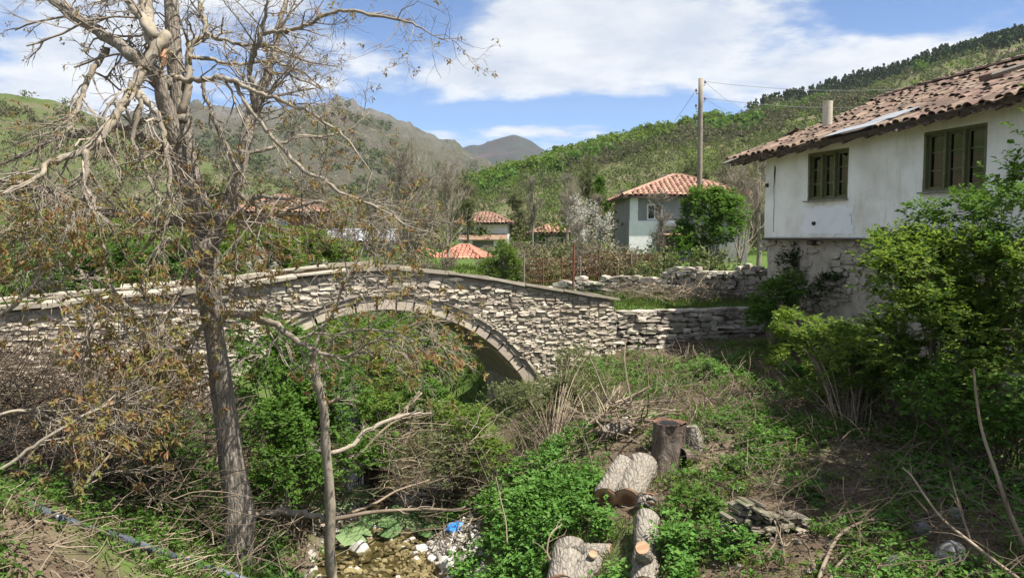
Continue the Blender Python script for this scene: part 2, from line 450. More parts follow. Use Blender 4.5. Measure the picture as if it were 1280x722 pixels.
# leaves
M['leaf_bush'] = leafmat('bush_leaf', [(.1, (.07, .135, .026)), (.45, (.125, .21, .038)), (.75, (.215, .30, .06)), (1, (.30, .36, .10))], .5)
M['leaf_dark'] = leafmat('ivy_leaf', [(.1, (.02, .042, .012)), (.5, (.04, .08, .02)), (1, (.075, .12, .03))], .22)
M['leaf_green'] = leafmat('fresh_green_leaf', [(.1, (.05, .11, .02)), (.5, (.09, .185, .03)), (.9, (.15, .26, .05))], .36)
M['leaf_cover'] = leafmat('ground_leaf', [(.1, (.07, .17, .03)), (.5, (.12, .265, .05)), (.9, (.20, .35, .08))], .33)
M['leaf_lime'] = leafmat('spring_lime_leaf', [(.1, (.075, .135, .025)), (.5, (.13, .21, .035)), (.9, (.19, .27, .05))], .4)
M['leaf_grey'] = leafmat('grey_green_leaf', [(.1, (.10, .125, .05)), (.5, (.16, .19, .075)), (.9, (.23, .25, .11))], .3)
M['leaf_pine'] = leafmat('pine_needle', [(.1, (.018, .042, .016)), (.5, (.032, .065, .024)), (.9, (.055, .09, .03))], .1)
M['leaf_walnut'] = leafmat('young_walnut_leaf', [(.1, (.32, .15, .085)), (.3, (.33, .20, .09)), (.55, (.29, .25, .085)), (.95, (.20, .24, .075))], .35)
M['leaf_big'] = leafmat('butterbur_leaf', [(.1, (.11, .20, .07)), (.5, (.18, .29, .11)), (.9, (.27, .38, .17))], .3)
M['blossom'] = leafmat('white_blossom', [(.1, (.55, .55, .48)), (.5, (.70, .70, .62)), (.9, (.78, .78, .72))], .3)
M['bud_brown'] = leafmat('brown_bud', [(.1, (.15, .12, .078)), (.5, (.20, .17, .10)), (.9, (.215, .21, .10))], .15)
M['bud_grey'] = leafmat('grey_bud', [(.1, (.16, .14, .11)), (.5, (.25, .225, .18)), (.9, (.33, .30, .24))], .15)
M['leaf_olive'] = leafmat('olive_brown_leaf', [(.1, (.085, .085, .048)), (.5, (.12, .12, .062)), (.9, (.145, .15, .07))], .2)
M['leaf_hill'] = leafmat('hill_scrub_leaf', [(.1, (.085, .115, .042)), (.5, (.12, .155, .056)), (.9, (.16, .19, .072))], .3)
M['dead_leaf'] = leafmat('dead_leaf', [(.1, (.07, .045, .028)), (.5, (.16, .11, .07)), (.9, (.29, .22, .145))], .12)
M['grass'] = leafmat('grass_blade', [(.1, (.06, .11, .02)), (.5, (.10, .17, .03)), (.9, (.19, .21, .06))], .3)
M['dry'] = surf('dry_twig', [(.25, (.11, .085, .058)), (.5, (.21, .165, .118)), (.75, (.33, .275, .20))], 1.5, .92, 0, vary=.7)
M['brush'] = surf('brush_twig', [(.25, (.05, .037, .027)), (.5, (.11, .082, .058)), (.75, (.19, .15, .112))], 1.5, .92, 0, vary=.6)
M['gravel'] = surf('stream_gravel', [(.3, (.26, .235, .195)), (.7, (.47, .43, .38))], 6, .85, .5, 30, vary=.6)

def groundmat():
    b = NB('bank_soil'); v = b.pos()
    at = b.n('ShaderNodeAttribute', attribute_name='veg')
    sp = b.n('ShaderNodeSeparateColor'); b.l(at.outputs['Color'], sp.inputs[0])
    soil = b.ramp(b.noise(v, 1.6, 7, .65), [(.3, (.055, .04, .027)), (.55, (.11, .08, .054)), (.75, (.16, .125, .088))])
    litter = b.ramp(b.noise(v, 9, 5, .7), [(.3, (.06, .045, .03)), (.7, (.19, .15, .10))])
    soil = b.mix(b.ramp(b.noise(v, .8, 3), [(.4, (0, 0, 0)), (.6, (1, 1, 1))]), soil, litter)
    grs = b.ramp(b.noise(v, 3.0, 6, .7), [(.3, (.045, .075, .018)), (.6, (.085, .135, .03)), (.8, (.15, .17, .05))])
    f = b.math('ADD', sp.outputs[0], b.math('MULTIPLY', b.math('SUBTRACT', b.noise(v, 1.1, 5, .65), .5), 1.2), True)
    col = b.mix(b.ramp(f, [(.35, (0, 0, 0)), (.65, (1, 1, 1))]), soil, grs)
    bed = b.ramp(b.noise(v, 7, 6, .7), [(.3, (.045, .042, .026)), (.5, (.10, .09, .055)), (.75, (.24, .22, .17))])
    col = b.mix(sp.outputs[1], col, bed)
    h = b.math('ADD', b.noise(v, 4, 6, .7), b.math('MULTIPLY', b.noise(v, 25, 4), .4))
    return b.done(b.princ(col, .95, b.bump(h, .8, .06), .12))
M['ground'] = groundmat()

def hillmat(name, stops, scale, extra=None, bscale=None, bdist=2.0, strength=.6, slope=None):
    b = NB(name); v = b.pos()
    col = b.ramp(b.noise(v, scale, 8, .65), stops)
    if extra:
        for (c, sc_, lo, hi) in extra:
            col = b.mix(b.ramp(b.noise(v, sc_, 7, .68), [(lo, (0, 0, 0)), (hi, (1, 1, 1))]), col, c)
    if slope:
        c, zlo, zhi = slope
        z = b.n('ShaderNodeSeparateXYZ'); b.l(v, z.inputs[0])
        zf = b.math('ADD', b.math('DIVIDE', b.math('SUBTRACT', z.outputs[2], zlo), zhi - zlo), b.math('MULTIPLY', b.math('SUBTRACT', b.noise(v, scale * 2.2, 8, .7), .5), 2.2), True)
        col = b.mix(b.ramp(zf, [(.3, (0, 0, 0)), (.7, (1, 1, 1))]), col, c)
    nm = b.bump(b.noise(v, bscale or scale * 6, 8, .7), strength, bdist)
    return b.done(b.princ(col, .97, nm, .05))
M['hill_left'] = hillmat('grassy_hill', [(.3, (.055, .075, .026)), (.5, (.075, .098, .034)), (.7, (.09, .088, .048))], .02, [((.13, .105, .075), .03, .52, .62), ((.06, .085, .03), .08, .58, .64)], .3, 1.5)
M['hill_right'] = hillmat('wooded_hill', [(.3, (.075, .09, .034)), (.5, (.10, .115, .044)), (.7, (.115, .105, .058))], .02, [((.16, .13, .09), .025, .52, .62)], .35, 1.2)
M['hill_rock'] = hillmat('rocky_mountain', [(.3, (.075, .085, .045)), (.55, (.10, .095, .066)), (.75, (.07, .078, .038))], .005, [((.10, .094, .072), .008, .5, .62), ((.20, .19, .175), .018, .60, .70), ((.05, .058, .03), .03, .58, .66)], .012, 40.0, 1.0,
                         slope=((.15, .147, .135), 120, 270))
M['hill_far'] = hillmat('far_forest_mountain', [(.3, (.034, .026, .027)), (.5, (.028, .034, .027)), (.7, (.02, .028, .022))], .004, [((.07, .046, .05), .003, .5, .6)], .05, 10.0, .9)

def watermat():
    b = NB('brook_water')
    nm = b.bump(b.noise(b.pos(), 9, 3, .6), .25, .02)
    gl = b.n('ShaderNodeBsdfGlossy'); gl.inputs['Roughness'].default_value = .04; b.l(nm, gl.inputs['Normal'])
    tr = b.n('ShaderNodeBsdfTransparent'); tr.inputs[0].default_value = (.72, .68, .52, 1)
    fr = b.n('ShaderNodeFresnel'); fr.inputs['IOR'].default_value = 1.33; b.l(nm, fr.inputs['Normal'])
    mxs = b.n('ShaderNodeMixShader'); b.l(fr.outputs[0], mxs.inputs[0]); b.l(tr.outputs[0], mxs.inputs[1]); b.l(gl.outputs[0], mxs.inputs[2])
    return b.done(mxs.outputs[0])
M['water'] = watermat()
def glassmat():
    b = NB('old_window_glass')
    nm = b.bump(b.noise(b.pos(), 2.5, 1), .03, .01)
    gl = b.n('ShaderNodeBsdfGlossy'); gl.inputs['Roughness'].default_value = .03; b.l(nm, gl.inputs['Normal'])
    tr = b.n('ShaderNodeBsdfTransparent'); tr.inputs[0].default_value = (.86, .86, .83, 1)
    fr = b.n('ShaderNodeFresnel'); fr.inputs['IOR'].default_value = 1.6; b.l(nm, fr.inputs['Normal'])
    mxs = b.n('ShaderNodeMixShader'); b.l(b.math('ADD', fr.outputs[0], .05), mxs.inputs[0]); b.l(tr.outputs[0], mxs.inputs[1]); b.l(gl.outputs[0], mxs.inputs[2])
    return b.done(mxs.outputs[0])
M['glass'] = glassmat()
HAZE = 0.00006
# ------------------------------------------------------------------ terrain
BR0 = np.array([2.6, 20.2])                     # right end of the bridge parapet
BU = np.array([.9135, .4067])                   # along the bridge towards the right
BA = np.array([-.4067, .9135])                  # across the bridge, away from the camera
RU = np.array([.956, .292]); RA = np.array([-.292, .956])   # the retaining wall right of it
def qdist(x, y):
    """distance behind the bridge / retaining wall face"""
    x = np.asarray(x, float); y = np.asarray(y, float)
    return np.where(x > BR0[0], (x - BR0[0]) * RA[0] + (y - BR0[1]) * RA[1], (x - BR0[0]) * BA[0] + (y - BR0[1]) * BA[1])
sm = lambda a, b, x: (lambda t: t * t * (3 - 2 * t))(np.clip((x - a) / (b - a), 0, 1))
def snoise(x, y, s=1.0, k=0):
    o = 0; a = 1.0
    for i in range(4):
        f = s * 1.9 ** i
        o = o + a * np.sin(x * f * 1.03 + 1.7 * i + k + 1.3 * np.sin(y * f * .71 + k * 2.1 + i)) * np.cos(y * f * .97 + .9 * i - k + 1.1 * np.sin(x * f * .63 + i))
        a *= .55
    return o
def stream_x(y): return np.interp(y, [0, 5, 9, 11, 12.6, 15, 18.4, 25, 35, 60, 90], [.8, -.1, -1.3, -1.8, -2.05, -2.4, -3.0, -4.9, -8, -11, -16])
def terrain(x, y):
    x = np.asarray(x, float); y = np.asarray(y, float)
    d = x - stream_x(y); q = qdist(x, y)
    wide = sm(12.5, 16.2, y) * (1 - .6 * sm(2.5, 8, q))          # the channel opens out under the arch
    d = np.sign(d) * np.maximum(np.abs(d) - np.where(d > 0, 2.15, 1.5) * wide, 0)
    bed = -5.05 + .03 * (np.clip(y, 0, 40) - 12)
    hr = np.interp(d, [.75, 1.3, 2.1, 2.9, 4.2, 8, 14], [0, .4, 1.15, 1.6, 1.9, 2.05, 2.25])
    hl = np.interp(-d, [.95, 1.4, 2.3, 3.6, 6, 9, 14], [0, .35, 1.0, 1.6, 2.1, 2.5, 3.0])
    z = bed + np.where(d > 0, hr, hl)
    z = z + .9 * np.exp(-((x + 5.2) ** 2 / 4.5 + (y - 7.0) ** 2 / 5))
    # path terrace behind the retaining wall on the right, meadow behind it
    up = sm(.05, .35, q) * sm(1.2, 2.6, d)
    z = z * (1 - up) + (-1.97 + .02 * np.clip(q - 6, 0, 20)) * up
    # left bank beyond the bridge and the valley floor further off
    upl = sm(.4, 5, q) * sm(2.0, 6, -d)
    z = z * (1 - upl) + (-2.0) * upl
    far = sm(34, 60, y)
    val = -2.0 + .014 * np.clip(y - 30, 0, 500) + .02 * np.clip(np.abs(x + 2) - 20, 0, 60)
    z = z * (1 - far) + val * far
    near = np.clip(1 - (y - 60) / 60, .0, 1)
    return z + near * (.10 * snoise(x, y, .8) + .035 * snoise(x, y, 3.1, 2)) * np.where(np.abs(d) < .7, .4, 1)
def tz(x, y): return float(terrain(np.array([x]), np.array([y]))[0])
def hit(px, py, y0=4.0, y1=90.0):
    """where a line of sight meets the ground"""
    d = ray(px, py); Y = np.arange(y0, y1, .02)
    p = d[None, :] * (Y / d[1])[:, None]
    below = np.nonzero(p[:, 2] < terrain(p[:, 0], p[:, 1]))[0]
    i = below[0] if len(below) else len(Y) - 1
    return p[i]

def axis_grid():
    ys = np.concatenate([np.arange(-30, 2, 4.0), np.arange(2, 26, .2), np.arange(26, 60, .8), np.geomspace(60, 4300, 40)])
    xs = np.concatenate([-np.geomspace(4300, 30, 34), np.arange(-29, -11, .6), np.arange(-11, 11, .2), np.arange(11, 29.5, .6), np.geomspace(30, 4300, 34)])
    return xs, ys
xs, ys = axis_grid()
X, Y = np.meshgrid(xs, ys)
Z = terrain(X, Y)
g = Geo()
nx, ny = len(xs), len(ys)
ii, jj = np.meshgrid(np.arange(nx - 1), np.arange(ny - 1))
b0 = (jj * nx + ii).ravel()
g.add(np.stack([X, Y, Z], -1).reshape(-1, 3), np.stack([b0, b0 + 1, b0 + nx + 1, b0 + nx], -1))
ground = tag(g.build('ground', M['ground'], smooth=True), kind='structure')
# where grass grows (r) and where the stream bed shows (g)
V = np.stack([X, Y], -1).reshape(-1, 2)
dd = V[:, 0] - stream_x(V[:, 1]); qq = qdist(V[:, 0], V[:, 1])
veg = .38 + .2 * snoise(V[:, 0], V[:, 1], .6, 4)
veg = np.where(qq > .3, .95, veg)
veg = np.where((dd > 4.5) & (qq < 0), .22 + .15 * snoise(V[:, 0], V[:, 1], .9, 1), veg)
veg = np.where((dd > 3.1) & (dd < 4.6) & (V[:, 1] < 12.5), .12, veg)
bedf = 1 - sm(.85, 1.35, np.abs(dd)); bedf[V[:, 1] > 45] = 0
ca = ground.data.attributes.new('veg', 'FLOAT_COLOR', 'POINT')
ca.data.foreach_set('color', np.stack([np.clip(veg, 0, 1), bedf, np.zeros_like(veg), np.ones_like(veg)], -1).astype(np.float32).ravel())

# the brook
yy = np.arange(1, 44, .5); g = Geo()
cx = stream_x(yy); zz_ = -5.05 + .03 * (np.clip(yy, 0, 40) - 12) + .10
W = np.stack([np.stack([cx + k, yy, zz_], -1) for k in (-1.3, -.6, 0, .6, 1.3)], 1).reshape(-1, 3)
i0 = (np.arange(len(yy) - 1)[:, None] * 5 + np.arange(4)[None]).ravel()
g.add(W, np.stack([i0, i0 + 1, i0 + 6, i0 + 5], -1))
tag(g.build('stream_water', M['water'], smooth=True), kind='structure')

# ------------------------------------------------------------------ hills
HILLS = {}
def hill(name, prof, D0, D1, z0, mat, nu, nt, amp, power=1.0, back=.5, crag=0.0, seed=0.0):
    pr = np.array(prof, float)
    pxs = np.linspace(pr[0, 0], pr[-1, 0], nu)
    k = np.interp(pxs, pr[:, 0], pr[:, 1])
    if len(pr) > 3:
        kk = np.convolve(np.pad(k, 4, mode='edge'), np.ones(9) / 9, 'valid'); k = kk
    d0 = np.interp(pxs, pr[:, 0], pr[:, 2]) if pr.shape[1] > 2 else np.full(nu, D1)
    th = np.arctan((pxs - 640) / FPX)
    ridge = np.array([P(a, b, 1.0) for a, b in zip(pxs, k)])
    rz_ = ridge[:, 2] * np.cos(th) * d0                          # ridge height at range d0
    ts = np.concatenate([np.linspace(0, 1, nt), 1 + np.linspace(0, back, 10)[1:]])
    T, TH = np.meshgrid(ts, th, indexing='ij')
    RZ = np.broadcast_to(rz_, T.shape)
    Dm = D0 + (np.broadcast_to(d0, T.shape) - D0) * T
    Zs = np.where(T <= 1, z0 + (RZ - z0) * np.clip(T, 0, 1) ** power, RZ - (T - 1) * (RZ - z0) * .9)
    Xs, Ys = Dm * np.sin(TH), Dm * np.cos(TH)
    sc = 6.0 / D1
    Zs = Zs + amp * (snoise(Xs, Ys, sc, seed) * .6 + .5 * snoise(Xs, Ys, sc * 3.7, seed + 1)) * np.clip(T, 0, 1) * np.where(T < .97, 1, .35)
    if crag:
        kk = np.array([mnoise.ridged_multi_fractal(Vector((a / 260.0, b / 260.0, seed)), 1.0, 2.1, 7, 1.0, 2.0) for a, b in zip(Xs.ravel(), Ys.ravel())]).reshape(Xs.shape)
        Zs = Zs + crag * (kk - 1.1) * np.clip(T * 1.6, 0, 1) * np.where(np.abs(T - 1) < .03, .45, 1)
    g = Geo(); n0, n1_ = T.shape
    ii, jj = np.meshgrid(np.arange(n1_ - 1), np.arange(n0 - 1)); b0 = (jj * n1_ + ii).ravel()
    g.add(np.stack([Xs, Ys, Zs], -1).reshape(-1, 3), np.stack([b0, b0 + 1, b0 + n1_ + 1, b0 + n1_], -1))
    HILLS[name] = (pxs, ts, Xs, Ys, Zs)
    return tag(g.build(name, mat, smooth=True), kind='structure')
def on_hill(name, px, t):
    pxs, ts, Xs, Ys, Zs = HILLS[name]
    fi = np.interp(px, pxs, np.arange(len(pxs))); ft = np.interp(t, ts, np.arange(len(ts)))
    i = np.minimum(fi.astype(int), len(pxs) - 2); j = np.minimum(ft.astype(int), len(ts) - 2); u = fi - i; v = ft - j
    f = lambda A: (A[j, i] * (1 - u) + A[j, i + 1] * u) * (1 - v) + (A[j + 1, i] * (1 - u) + A[j + 1, i + 1] * u) * v
    return np.stack([f(Xs), f(Ys), f(Zs)], -1)

hill('far_mountain', [(100, 240), (400, 215), (520, 194), (547, 187), (565, 184), (590, 182), (612, 175), (636, 168), (656, 171), (680, 184), (720, 205), (800, 225), (1100, 235)],
     2200, 3600, -20, M['hill_far'], 260, 60, 34, 1.0, crag=40.0, back=.15, seed=3)
hill('rocky_mountain', [(-700, 130), (-200, 150), (100, 175), (190, 170), (240, 158), (300, 146), (345, 136), (385, 130), (405, 126), (425, 131), (455, 146), (490, 163), (520, 178), (560, 200), (600, 212), (640, 222), (700, 232), (800, 240)],
     420, 1500, -10, M['hill_rock'], 300, 105, 20, 1.2, crag=60.0, seed=1)
hill('left_hill', [(-1400, 10), (-500, 60), (-200, 92), (0, 117), (60, 127), (128, 146), (190, 168), (260, 196), (330, 222), (420, 246), (540, 262)],
     95, 420, -4, M['hill_left'], 260, 80, 5, 1.0, seed=5)
hill('right_hill', [(470, 262, 330), (530, 249, 360), (580, 246, 380), (620, 235, 400), (660, 218, 420), (700, 202, 440), (740, 188, 450), (800, 168, 470), (860, 157, 500), (930, 141, 540), (1000, 124, 600),
                    (1060, 108, 640), (1120, 92, 680), (1180, 70, 720), (1240, 50, 760), (1290, 36, 800), (1500, -40, 900), (2100, -160, 900)],
     105, 800, -4, M['hill_right'], 320, 110, 6, 1.0, seed=2)

# wooded masses on the hills: clumps of leaf faces, one mass per kind of wood
def clump_proto(n, conifer=False, seed=0):
    r = np.random.default_rng(seed)
    if conifer:
        h = r.uniform(0, 1, n) ** .8; a = r.uniform(0, 6.28, n); q = (1 - h) * .32 * r.uniform(.5, 1.1, n) + .02
        c = np.stack([np.cos(a) * q, np.sin(a) * q, .1 + h * .95], -1); out = np.stack([np.cos(a), np.sin(a), .25 + 0 * a], -1)
    else:
        cs = np.concatenate([[[0, 0, .55]], r.normal(0, .17, (5, 3)) + [0, 0, .55]])
        k = r.integers(0, 6, n); o = rand_dirs(n, r); rad = r.uniform(.20, .36, 6)[k] * r.uniform(.55, 1.1, n)
        c = cs[k] + o * rad[:, None]; out = o
    return c, out
def wood(name, hillname, mat, n, size, pxr, tr, leaf, nf=55, conifer=False, keep=None, seed=0, squash=1.0, pts=None):
    r = np.random.default_rng(seed)
    if pts is not None: p = pts
    else:
        px = r.uniform(*pxr, n * 6); t = r.uniform(tr[0], tr[1], n * 6)
        p = on_hill(hillname, px, t)
    if keep is not None:
        m = keep(px, t, p); px, t, p = px[m], t[m], p[m]
    p = p[:n]; n = len(p)
    if n == 0: return
    g = Geo(); protos = [clump_proto(nf, conifer, s) for s in range(6)]
    kk = r.integers(0, 6, n); s = size * r.uniform(.45, 1.8, n) ** 1.0; ro = r.uniform(0, 6.28, n)
    for q in range(6):
        m = kk == q; c, out = protos[q]; cnt = m.sum()
        if not cnt: continue
        ca_, sa_ = np.cos(ro[m])[:, None], np.sin(ro[m])[:, None]
        rot = lambda w: np.stack([w[None, :, 0] * ca_ - w[None, :, 1] * sa_, w[None, :, 0] * sa_ + w[None, :, 1] * ca_, np.broadcast_to(w[None, :, 2], (cnt, len(w)))], -1)
        C = rot(c) * s[m][:, None, None] * np.array([1, 1, squash]) + p[m][:, None, :]
        O = rot(out).reshape(-1, 3); C = C.reshape(-1, 3)
        ax = norm(np.cross(O, rand_dirs(len(O), r)))
        far_ = np.clip(np.linalg.norm(p[m][:, :2], axis=1) / 260.0, .5, 1.3) if pts is None else np.ones(cnt)
        L = leaf * np.repeat(np.sqrt(s[m] / size) * far_, len(c)) * r.uniform(.7, 1.4, len(O))
        leaves(g, C - ax * L[:, None] * .5, ax, norm(O + r.normal(0, .35, O.shape)), L, L * .85)
    return tag(g.build(name, mat), kind='stuff')
def valley_wood(name, n, size, xr, yr, leaf, mat, nf, keep, seed, squash=1.0, conifer=False):
    HILLS['valley'] = None
    r = np.random.default_rng(seed); x = r.uniform(*xr, n * 5); y = r.uniform(*yr, n * 5); m = keep(640 + FPX * x / y, y, x)
    x, y = x[m][:n], y[m][:n]; pts = np.stack([x, y, terrain(x, y)], -1)
    return wood(name, None, mat, len(pts), size, None, None, leaf, nf, conifer, None, seed, squash, pts)
def patches(px, t, s, k): return snoise(px / 40.0, t * 9, s, k)
wood('bright_green_wood', 'right_hill', M['leaf_lime'], 1300, 3.9, (585, 900), (.62, 1.0), .85, 56, keep=lambda a, t, p: patches(a, t, 1.0, 1) > -.15, seed=1)
wood('fresh_green_wood', 'right_hill', M['leaf_green'], 520, 4.2, (590, 1300), (.5, 1.0), .9, 56, keep=lambda a, t, p: (patches(a, t, .9, 3) > .25) & (t < 1.02 - (a - 590) / 3000), seed=2)
wood('bare_brown_wood', 'right_hill', M['leaf_olive'], 900, 4.2, (700, 1300), (.45, 1.0), .58, 46, keep=lambda a, t, p: (patches(a, t, .8, 5) > -.1) & (t < .97 - .0011 * np.clip(a - 940, 0, 420)), seed=3)
wood('dark_pine_wood', 'right_hill', M['leaf_pine'], 2800, 4.0, (930, 1400), (.66, 1.0), 1.0, 18, True, keep=lambda a, t, p: (t > .945 - .0011 * np.clip(a - 960, 0, 420)) & (patches(a, t, 1.3, 7) > -.75), seed=4)
wood('lower_green_scrub', 'right_hill', M['leaf_hill'], 2900, 3.0, (480, 1300), (.03, .85), .56, 29, keep=lambda a, t, p: patches(a, t, 1.6, 9) > -.35, seed=5)
wood('lower_bright_scrub', 'right_hill', M['leaf_lime'], 600, 2.8, (480, 1250), (.03, .75), .55, 30, keep=lambda a, t, p: patches(a, t, 1.5, 11) > .1, seed=6)
wood('lower_brown_scrub', 'right_hill', M['leaf_olive'], 1000, 2.9, (480, 1300), (.03, .8), .40, 40, keep=lambda a, t, p: patches(a, t, 1.1, 19) > -.2, seed=16)
wood('left_hill_scrub', 'left_hill', M['leaf_olive'], 420, 3.0, (-150, 480), (.05, 1.0), .5, 45, keep=lambda a, t, p: patches(a, t, 1.2, 13) > .0, seed=7)
wood('left_hill_green_scrub', 'left_hill', M['leaf_grey'], 420, 3.0, (-150, 500), (.05, .95), .5, 45, keep=lambda a, t, p: patches(a, t, 1.2, 15) > .25, seed=8)
wood('mountain_foot_scrub', 'rocky_mountain', M['leaf_hill'], 1300, 7.0, (200, 620), (.02, .75), 1.9, 24, keep=lambda a, t, p: patches(a, t, 1.2, 17) > -.1, seed=9)

vk = lambda px, y, x: (np.abs(x - stream_x(y)) > 2.5) & ~((np.abs(px - 850) < 90) & (y < 62)) & ~((np.abs(px - 610) < 52) & (y < 88)) & ~((np.abs(px - 690) < 38) & (y < 84)) & ~((np.abs(px - 350) < 75) & (y < 52)) & ~((np.abs(px - 560) < 60) & (y < 62) & (y > 36)) & ~((np.abs(px - 452) < 55) & (y < 64))
valley_wood('valley_brown_scrub', 420, 2.6, (-40, 34), (46, 112), .29, M['bud_brown'], 88, lambda px, y, x: vk(px, y, x) & (snoise(x, y, .07, 1) > -.3), 21, 1.15)
valley_wood('valley_grey_scrub', 330, 2.5, (-40, 34), (46, 112), .29, M['leaf_grey'], 88, lambda px, y, x: vk(px, y, x) & (snoise(x, y, .07, 4) > -.1), 22, 1.1)
valley_wood('valley_lime_scrub', 200, 2.2, (-40, 34), (44, 112), .29, M['leaf_lime'], 88, lambda px, y, x: vk(px, y, x) & (snoise(x, y, .07, 7) > .2), 23, 1.0)
valley_wood('near_brown_scrub', 130, 1.15, (-10, 9), (29, 46), .085, M['bud_brown'], 220, lambda px, y, x: (np.abs(x - stream_x(y)) > 2) & (px > 425) & (px < 790) & (np.abs(px - 590) > 58), 24, .8)
valley_wood('near_green_scrub', 60, 1.2, (-10, 9), (29, 46), .13, M['leaf_grey'], 150, lambda px, y, x: (np.abs(x - stream_x(y)) > 2) & (px > 425) & (px < 960) & (np.abs(px - 590) > 58), 25, .8)
valley_wood('left_meadow_scrub', 90, 1.6, (-26, -6), (30, 60), .17, M['leaf_lime'], 140, lambda px, y, x: (px < 430) & (np.abs(px - 350) > 70), 26, .9)
# ------------------------------------------------------------------ air
hz_g = Geo(); box_geo(hz_g, (0, 0, 346), (8800, 8800, 708))
nb = NB('hazy_air'); pv = nb.n('ShaderNodeVolumePrincipled'); pv.inputs['Color'].default_value = (.86, .91, 1.0, 1); pv.inputs['Density'].default_value = HAZE
nb.l(pv.outputs[0], nb.out.inputs['Volume'])
tag(hz_g.build('haze', nb.m), kind='stuff')
# ------------------------------------------------------------------ stones
def stone_proto(seed, n=8, sq=.80):
    r = np.random.default_rng(seed)
    base_a = {8: [24, 62, 118, 156, 204, 242, 298, 336], 7: [30, 90, 150, 200, 245, 300, 340], 6: [40, 140, 190, 228, 312, 350]}[n]
    a = np.radians(np.array(base_a) + r.normal(0, 7, n))
    # rounded rectangle outline in x,z (unit), front towards -y
    c, s = np.cos(a), np.sin(a)
    k = 1 / (np.abs(c) ** (1 / (1 - sq) ) + np.abs(s) ** (1 / (1 - sq))) ** (1 - sq)
    o = np.stack([c * k, s * k], -1) * .5 * r.uniform(.9, 1.1, (n, 1))
    back = np.stack([o[:, 0], np.full(n, .5), o[:, 1]], -1)
    mid = np.stack([o[:, 0], -.43 + r.normal(0, .03, n), o[:, 1]], -1)
    f = o * r.uniform(.84, .97, (n, 1)); fr = np.stack([f[:, 0], -.5 + r.normal(0, .045, n), f[:, 1]], -1)
    cen = [[r.normal(0, .05), -.52 + r.normal(0, .03), r.normal(0, .05)]]
    V = np.concatenate([back, mid, fr, cen]); i = np.arange(n); j = (i + 1) % n
    Q = np.concatenate([np.stack([i, j, j + n, i + n], -1), np.stack([i + n, j + n, j + 2 * n, i + 2 * n], -1)])
    T3 = np.stack([i + 2 * n, j + 2 * n, np.full(n, 3 * n)], -1)
    return V, Q, T3
STONES = [stone_proto(s, (8, 7, 6)[s % 3]) for s in range(12)]
STONE_ME = {}
def stone_mesh(k, mat, name):
    key = (k, mat.name, name)
    if key not in STONE_ME:
        g = Geo(); g.add(*STONES[k]); STONE_ME[key] = g.mesh(name, mat)
    return STONE_ME[key]
def rot_rows(a):
    c, s = math.cos(a), math.sin(a)
    return np.array([[c, 0, -s], [0, 1, 0], [s, 0, c]])
def course_layout(s0, s1, zlo, zhi, hmin, hmax, wmin, wmax, r, inside, slope=0.0):
    """coursed rubble: rows of uneven height, stones of uneven width; keeps those whose centre is inside"""
    out = []; z = zlo
    while z < zhi:
        h = r.uniform(hmin, hmax); s = s0 - r.uniform(0, wmax)
        while s < s1:
            w = r.uniform(wmin, wmax) * (1.25 if h > (hmin + hmax) / 2 else .9)
            hh = h * r.uniform(.86, 1.16)
            cs, cz = s + w / 2, z + h / 2 + r.normal(0, .018) + slope * s + .025 * math.sin(s * 1.7 + z * 2)
            if w > wmin * 1.5 and h > (hmin + hmax) * .55 and r.random() < .3:       # two thin ones over each other
                for q in (-.25, .25):
                    if inside(cs, cz + q * h): out.append((cs, cz + q * h, w, hh * .52))
            elif inside(cs, cz): out.append((cs, cz, w, hh))
            s += w
        z += h * .94
    return out
def lay_stones(parent, lay, O, ud, ad, mat, depth, r, limit=300, name='stone', proud=.03, gap=.012, restname='stonework', tilt=.05):
    """lay = (s,z,w,h) on the plane O + s*ud + z*Z; ad points into the wall"""
    items = []
    for (s, z, w, h) in lay:
        c = O + s * ud + np.array([0, 0, z])
        B = np.stack([ud * max(w - gap, .03), ad * depth, np.array([0, 0, 1.]) * max(h - gap, .03)], 1)   # columns
        a = r.normal(0, tilt); c_, s_ = math.cos(a), math.sin(a)
        U2 = ud * c_ + np.array([0, 0, s_]); Z2 = np.array([0, 0, c_]) - ud * s_
        B = np.stack([U2 * max(w - gap, .03), ad * depth, Z2 * max(h - gap, .03)], 1)
        c = c + ad * (depth * .5 + r.normal(0, proud))
        q = proj(c); area = 0
        if q and -40 < q[0] < 1320 and -40 < q[1] < 760: area = w * h / q[2] ** 2
        items.append((area, c, B, int(r.integers(0, 12))))
    items.sort(key=lambda t: -t[0])
    rest = Geo(); nr = 0
    for i, (area, c, B, k) in enumerate(items):
        if i < limit and area > 0:
            o = bpy.data.objects.new(name, stone_mesh(k, mat, name)); COL.objects.link(o)
            m = Matrix(((*B[0], c[0]), (*B[1], c[1]), (*B[2], c[2]), (0, 0, 0, 1)))
            o.parent = parent; o.matrix_parent_inverse = wmat(parent).inverted()
            o.matrix_basis = m
        else:
            Vv, Q, T3 = STONES[k]; rest.add(Vv @ B.T + c, Q, T3); nr += 1
    if nr: tag(rest.build(restname, mat, parent), kind='stuff')
U3 = lambda v: np.array([v[0], v[1], 0.0])

